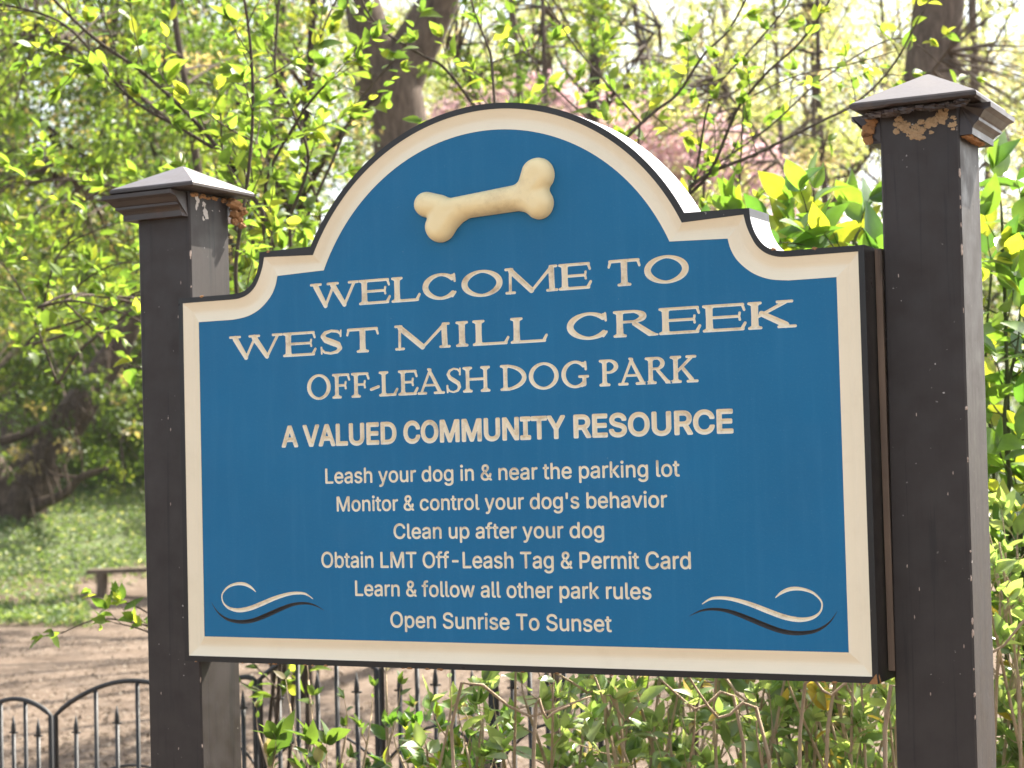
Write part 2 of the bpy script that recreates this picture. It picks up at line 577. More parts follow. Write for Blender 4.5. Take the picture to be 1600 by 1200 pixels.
# --- serif capitals drawn as strokes; units of cap height, w = letter width
def GL(ch, w, K=.135, n=.05):
    s = .052
    k = K
    P = []

    def stem(x, r=k, y0=.06, y1=.94):
        P.append([(x, y0 - .06 + r * 1.02, r * 1.02), (x, .5, r * .94), (x, y1 + .06 - r * 1.02, r * 1.02)])

    def serif(x, y, a, b):
        P.append([(x - a, y, s), (x + b, y, s)])
        yy, y2 = (.12, .075) if y < .5 else (.88, .925)      # bracket between stem and serif
        P.append([(x - k * .55, yy, .05), (x - k * 1.15, y2, .05)])
        P.append([(x + k * .55, yy, .05), (x + k * 1.15, y2, .05)])

    def ell(cx, cy, rx, ry, a0, a1, tk, tn, m=30):
        L = []
        for i in range(m + 1):
            a = rad(a0 + (a1 - a0) * i / m)
            t = tn + (tk - tn) * abs(math.cos(a)) ** 1.4
            L.append((cx + (rx - t) * math.cos(a), cy + (ry - t) * math.sin(a), t))
        P.append(L)
    lo, hi = s, 1 - s
    if ch in 'EFL':
        x = k + .09
        stem(x); serif(x, hi, k + .08, k + .08); serif(x, lo, k + .08, k + .08)
        if ch in 'EF':
            P.append([(x, hi - .005, n), (w - .12, hi - .005, n)])
            P.append([(w - .14, hi - .02, n), (w - .075, .745, .05)])
            P.append([(x, .52, n * .95), (w - .30, .52, n * .95)])
            P.append([(w - .25, .40, .05), (w - .27, .52, .04), (w - .25, .645, .05)])
        if ch in 'EL':
            P.append([(x, lo + .005, n), (w - .13, lo + .005, n)])
            P.append([(w - .17, lo + .02, n * 1.2), (w - .05, .265, .055)])
    elif ch == 'I':
        x = w / 2
        stem(x); serif(x, hi, k + .09, k + .09); serif(x, lo, k + .09, k + .09)
    elif ch == 'T':
        x = w / 2
        stem(x); serif(x, lo, k + .1, k + .1)
        P.append([(.1, hi - .01, n * 1.05), (w - .1, hi - .01, n * 1.05)])
        P.append([(.12, hi - .02, n), (.055, .735, .05)]); P.append([(w - .12, hi - .02, n), (w - .055, .735, .05)])
    elif ch == 'H':
        for x in (k + .09, w - k - .09):
            stem(x, k * .9); serif(x, hi, k + .07, k + .07); serif(x, lo, k + .07, k + .07)
        P.append([(k + .09, .51, n), (w - k - .09, .51, n)])
    elif ch == 'M':
        a, b = .20, w - .25
        P.append([(a, .05, n * 1.1), (a + .02, .95, n * 1.1)])
        P.append([(a + .04, .88, k * .85), (w * .5, .10, k * .85)])
        P.append([(w * .5, .06, n), (b, .92, n * 1.2)])
        P.append([(b, .88, k * .9), (b + .02, .12, k * .9)])
        P.append([(.02, hi, s), (a + .1, hi, s)]); P.append([(.04, lo, s), (a + .19, lo, s)])
        P.append([(b - .05, hi, s), (w - .04, hi, s)]); P.append([(b - .18, lo, s), (w - .02, lo, s)])
    elif ch == 'W':
        a, b, c_, d, e = w * .10, w * .31, w * .49, w * .71, w * .92
        P.append([(a + .02, .88, k * .95), (b, .08, k * .75)])
        P.append([(b, .06, n * 1.1), (c_ + .02, .93, n * 1.1)])
        P.append([(c_ - .04, .88, k * .95), (d, .08, k * .75)])
        P.append([(d, .06, n * 1.1), (e, .93, n * 1.2)])
        P.append([(.02, hi, s), (a + .26, hi, s)]); P.append([(c_ - .28, hi, s), (c_ + .2, hi, s)]); P.append([(e - .24, hi, s), (w, hi, s)])
    elif ch in 'OQ':
        ell(w / 2, .5, w / 2, .52, 0, 360, k * 1.02, n, 48)
    elif ch in 'CG':
        ell(w * .52, .5, w * .52, .52, 47, 316, k * 1.02, n * 1.05, 40)
        xe = w * .52 + (w * .52) * math.cos(rad(47))
        P.append([(xe + .03, hi, .045), (xe + .05, .68, .05)])
        P.append([(xe - .05, .90, .06), (xe + .04, .80, .05)])
        if ch == 'C':
            P.append([(xe - .06, .10, .055), (xe + .075, .25, .045)])
        else:
            P.append([(w - .16, .12, k * .9), (w - .16, .36, k * .9)]); P.append([(w - .36, .41, s), (w - .01, .41, s)])
            P.append([(xe - .12, .07, .06), (w - .16, .12, .06)])
    elif ch == 'S':
        c0 = [(.86, .80, .045), (.74, .92, .055), (.50, .955, .055), (.26, .88, .075), (.17, .74, .1), (.28, .60, .12), (.52, .49, .13), (.76, .38, .12),
              (.83, .24, .1), (.72, .10, .07), (.47, .045, .05), (.24, .09, .05), (.12, .22, .045)]
        pts = [(x * w, y, r * k / .135) for x, y, r in c0]
        P.append(pts)
        P.append([(.87 * w, .95, .04), (.86 * w, .72, .042)]); P.append([(.12 * w, .05, .04), (.11 * w, .30, .045)])
    elif ch in 'RPD':
        x = k + .09
        stem(x); serif(x, lo, k + .08, k + .09); serif(x, hi, k + .08, k + .05)
        if ch == 'D':
            rx = w - x
            ell(x, .5, rx, .5, -90, 90, k * 1.05, n, 28)
            P.append([(x, 1 - n, n), (x + .05, 1 - n, n)])
        else:
            xb = w * (.42 if ch == 'R' else .45)
            ry, cy = (.245, .755) if ch == 'R' else (.27, .73)
            rx = w * (.74 if ch == 'R' else .97) - xb
            ell(xb, cy, rx, ry, -90, 90, k * .98, n * .9, 24)
            P.append([(x, 1 - n, n), (xb, 1 - n, n)]); P.append([(x, cy - ry + n, n * .9), (xb, cy - ry + n, n * .9)])
        if ch == 'R':
            P.append([(w * .46, .50, k * .7), (w * .80, .10, k * .8), (w * .93, .045, .05)])
            P.append([(w * .80, .07, .07), (w * .98, .04, .035)])
    elif ch == 'K':
        x = k + .09
        stem(x); serif(x, lo, k + .08, k + .09); serif(x, hi, k + .08, k + .09)
        P.append([(x + .08, .44, n), (w * .80, .93, n * 1.15)])
        P.append([(x + .26, .56, k * .75), (w * .80, .11, k * .85)])
        P.append([(w * .62, hi, s), (w * .94, hi, s)]); P.append([(w * .64, lo, s), (w, lo, s)])
    elif ch == 'A':
        P.append([(w * .12, .06, n), (w * .47, .95, n * 1.1)])
        P.append([(w * .46, .90, k * .75), (w * .83, .10, k * .9)])
        P.append([(w * .25, .36, n * .9), (w * .68, .36, n * .9)])
        P.append([(.02, lo, s), (w * .30, lo, s)]); P.append([(w * .64, lo, s), (w - .02, lo, s)])
        P.append([(w * .40, .98, .05), (w * .47, .95, .07)])
    elif ch == '-':
        P.append([(.05, .30, .06), (w - .05, .40, .06)])
    return P


def serif_pieces(spec, base, H, K, n):
    out = []
    for ch, xl, xr in spec:
        wd = (xr - xl) / H
        segs = []
        for L in GL(ch, wd, K, n):
            segs += polysegs(L)
        h = .0009 / H
        gx = np.arange(-.12, wd + .12, h); gy = np.arange(-.12, 1.12, h)
        X, Y = np.meshgrid(gx, gy)
        D = segdist(X, Y, segs)
        v, f, lp = march(D, gx[0], gy[0], h)
        v = [(xl + a * H, base + b * H, d * H) for a, b, d in v]
        lp = [[(xl + a * H, base + b * H) for a, b in l] for l in lp]
        out.append((v, f, lp))
    return out


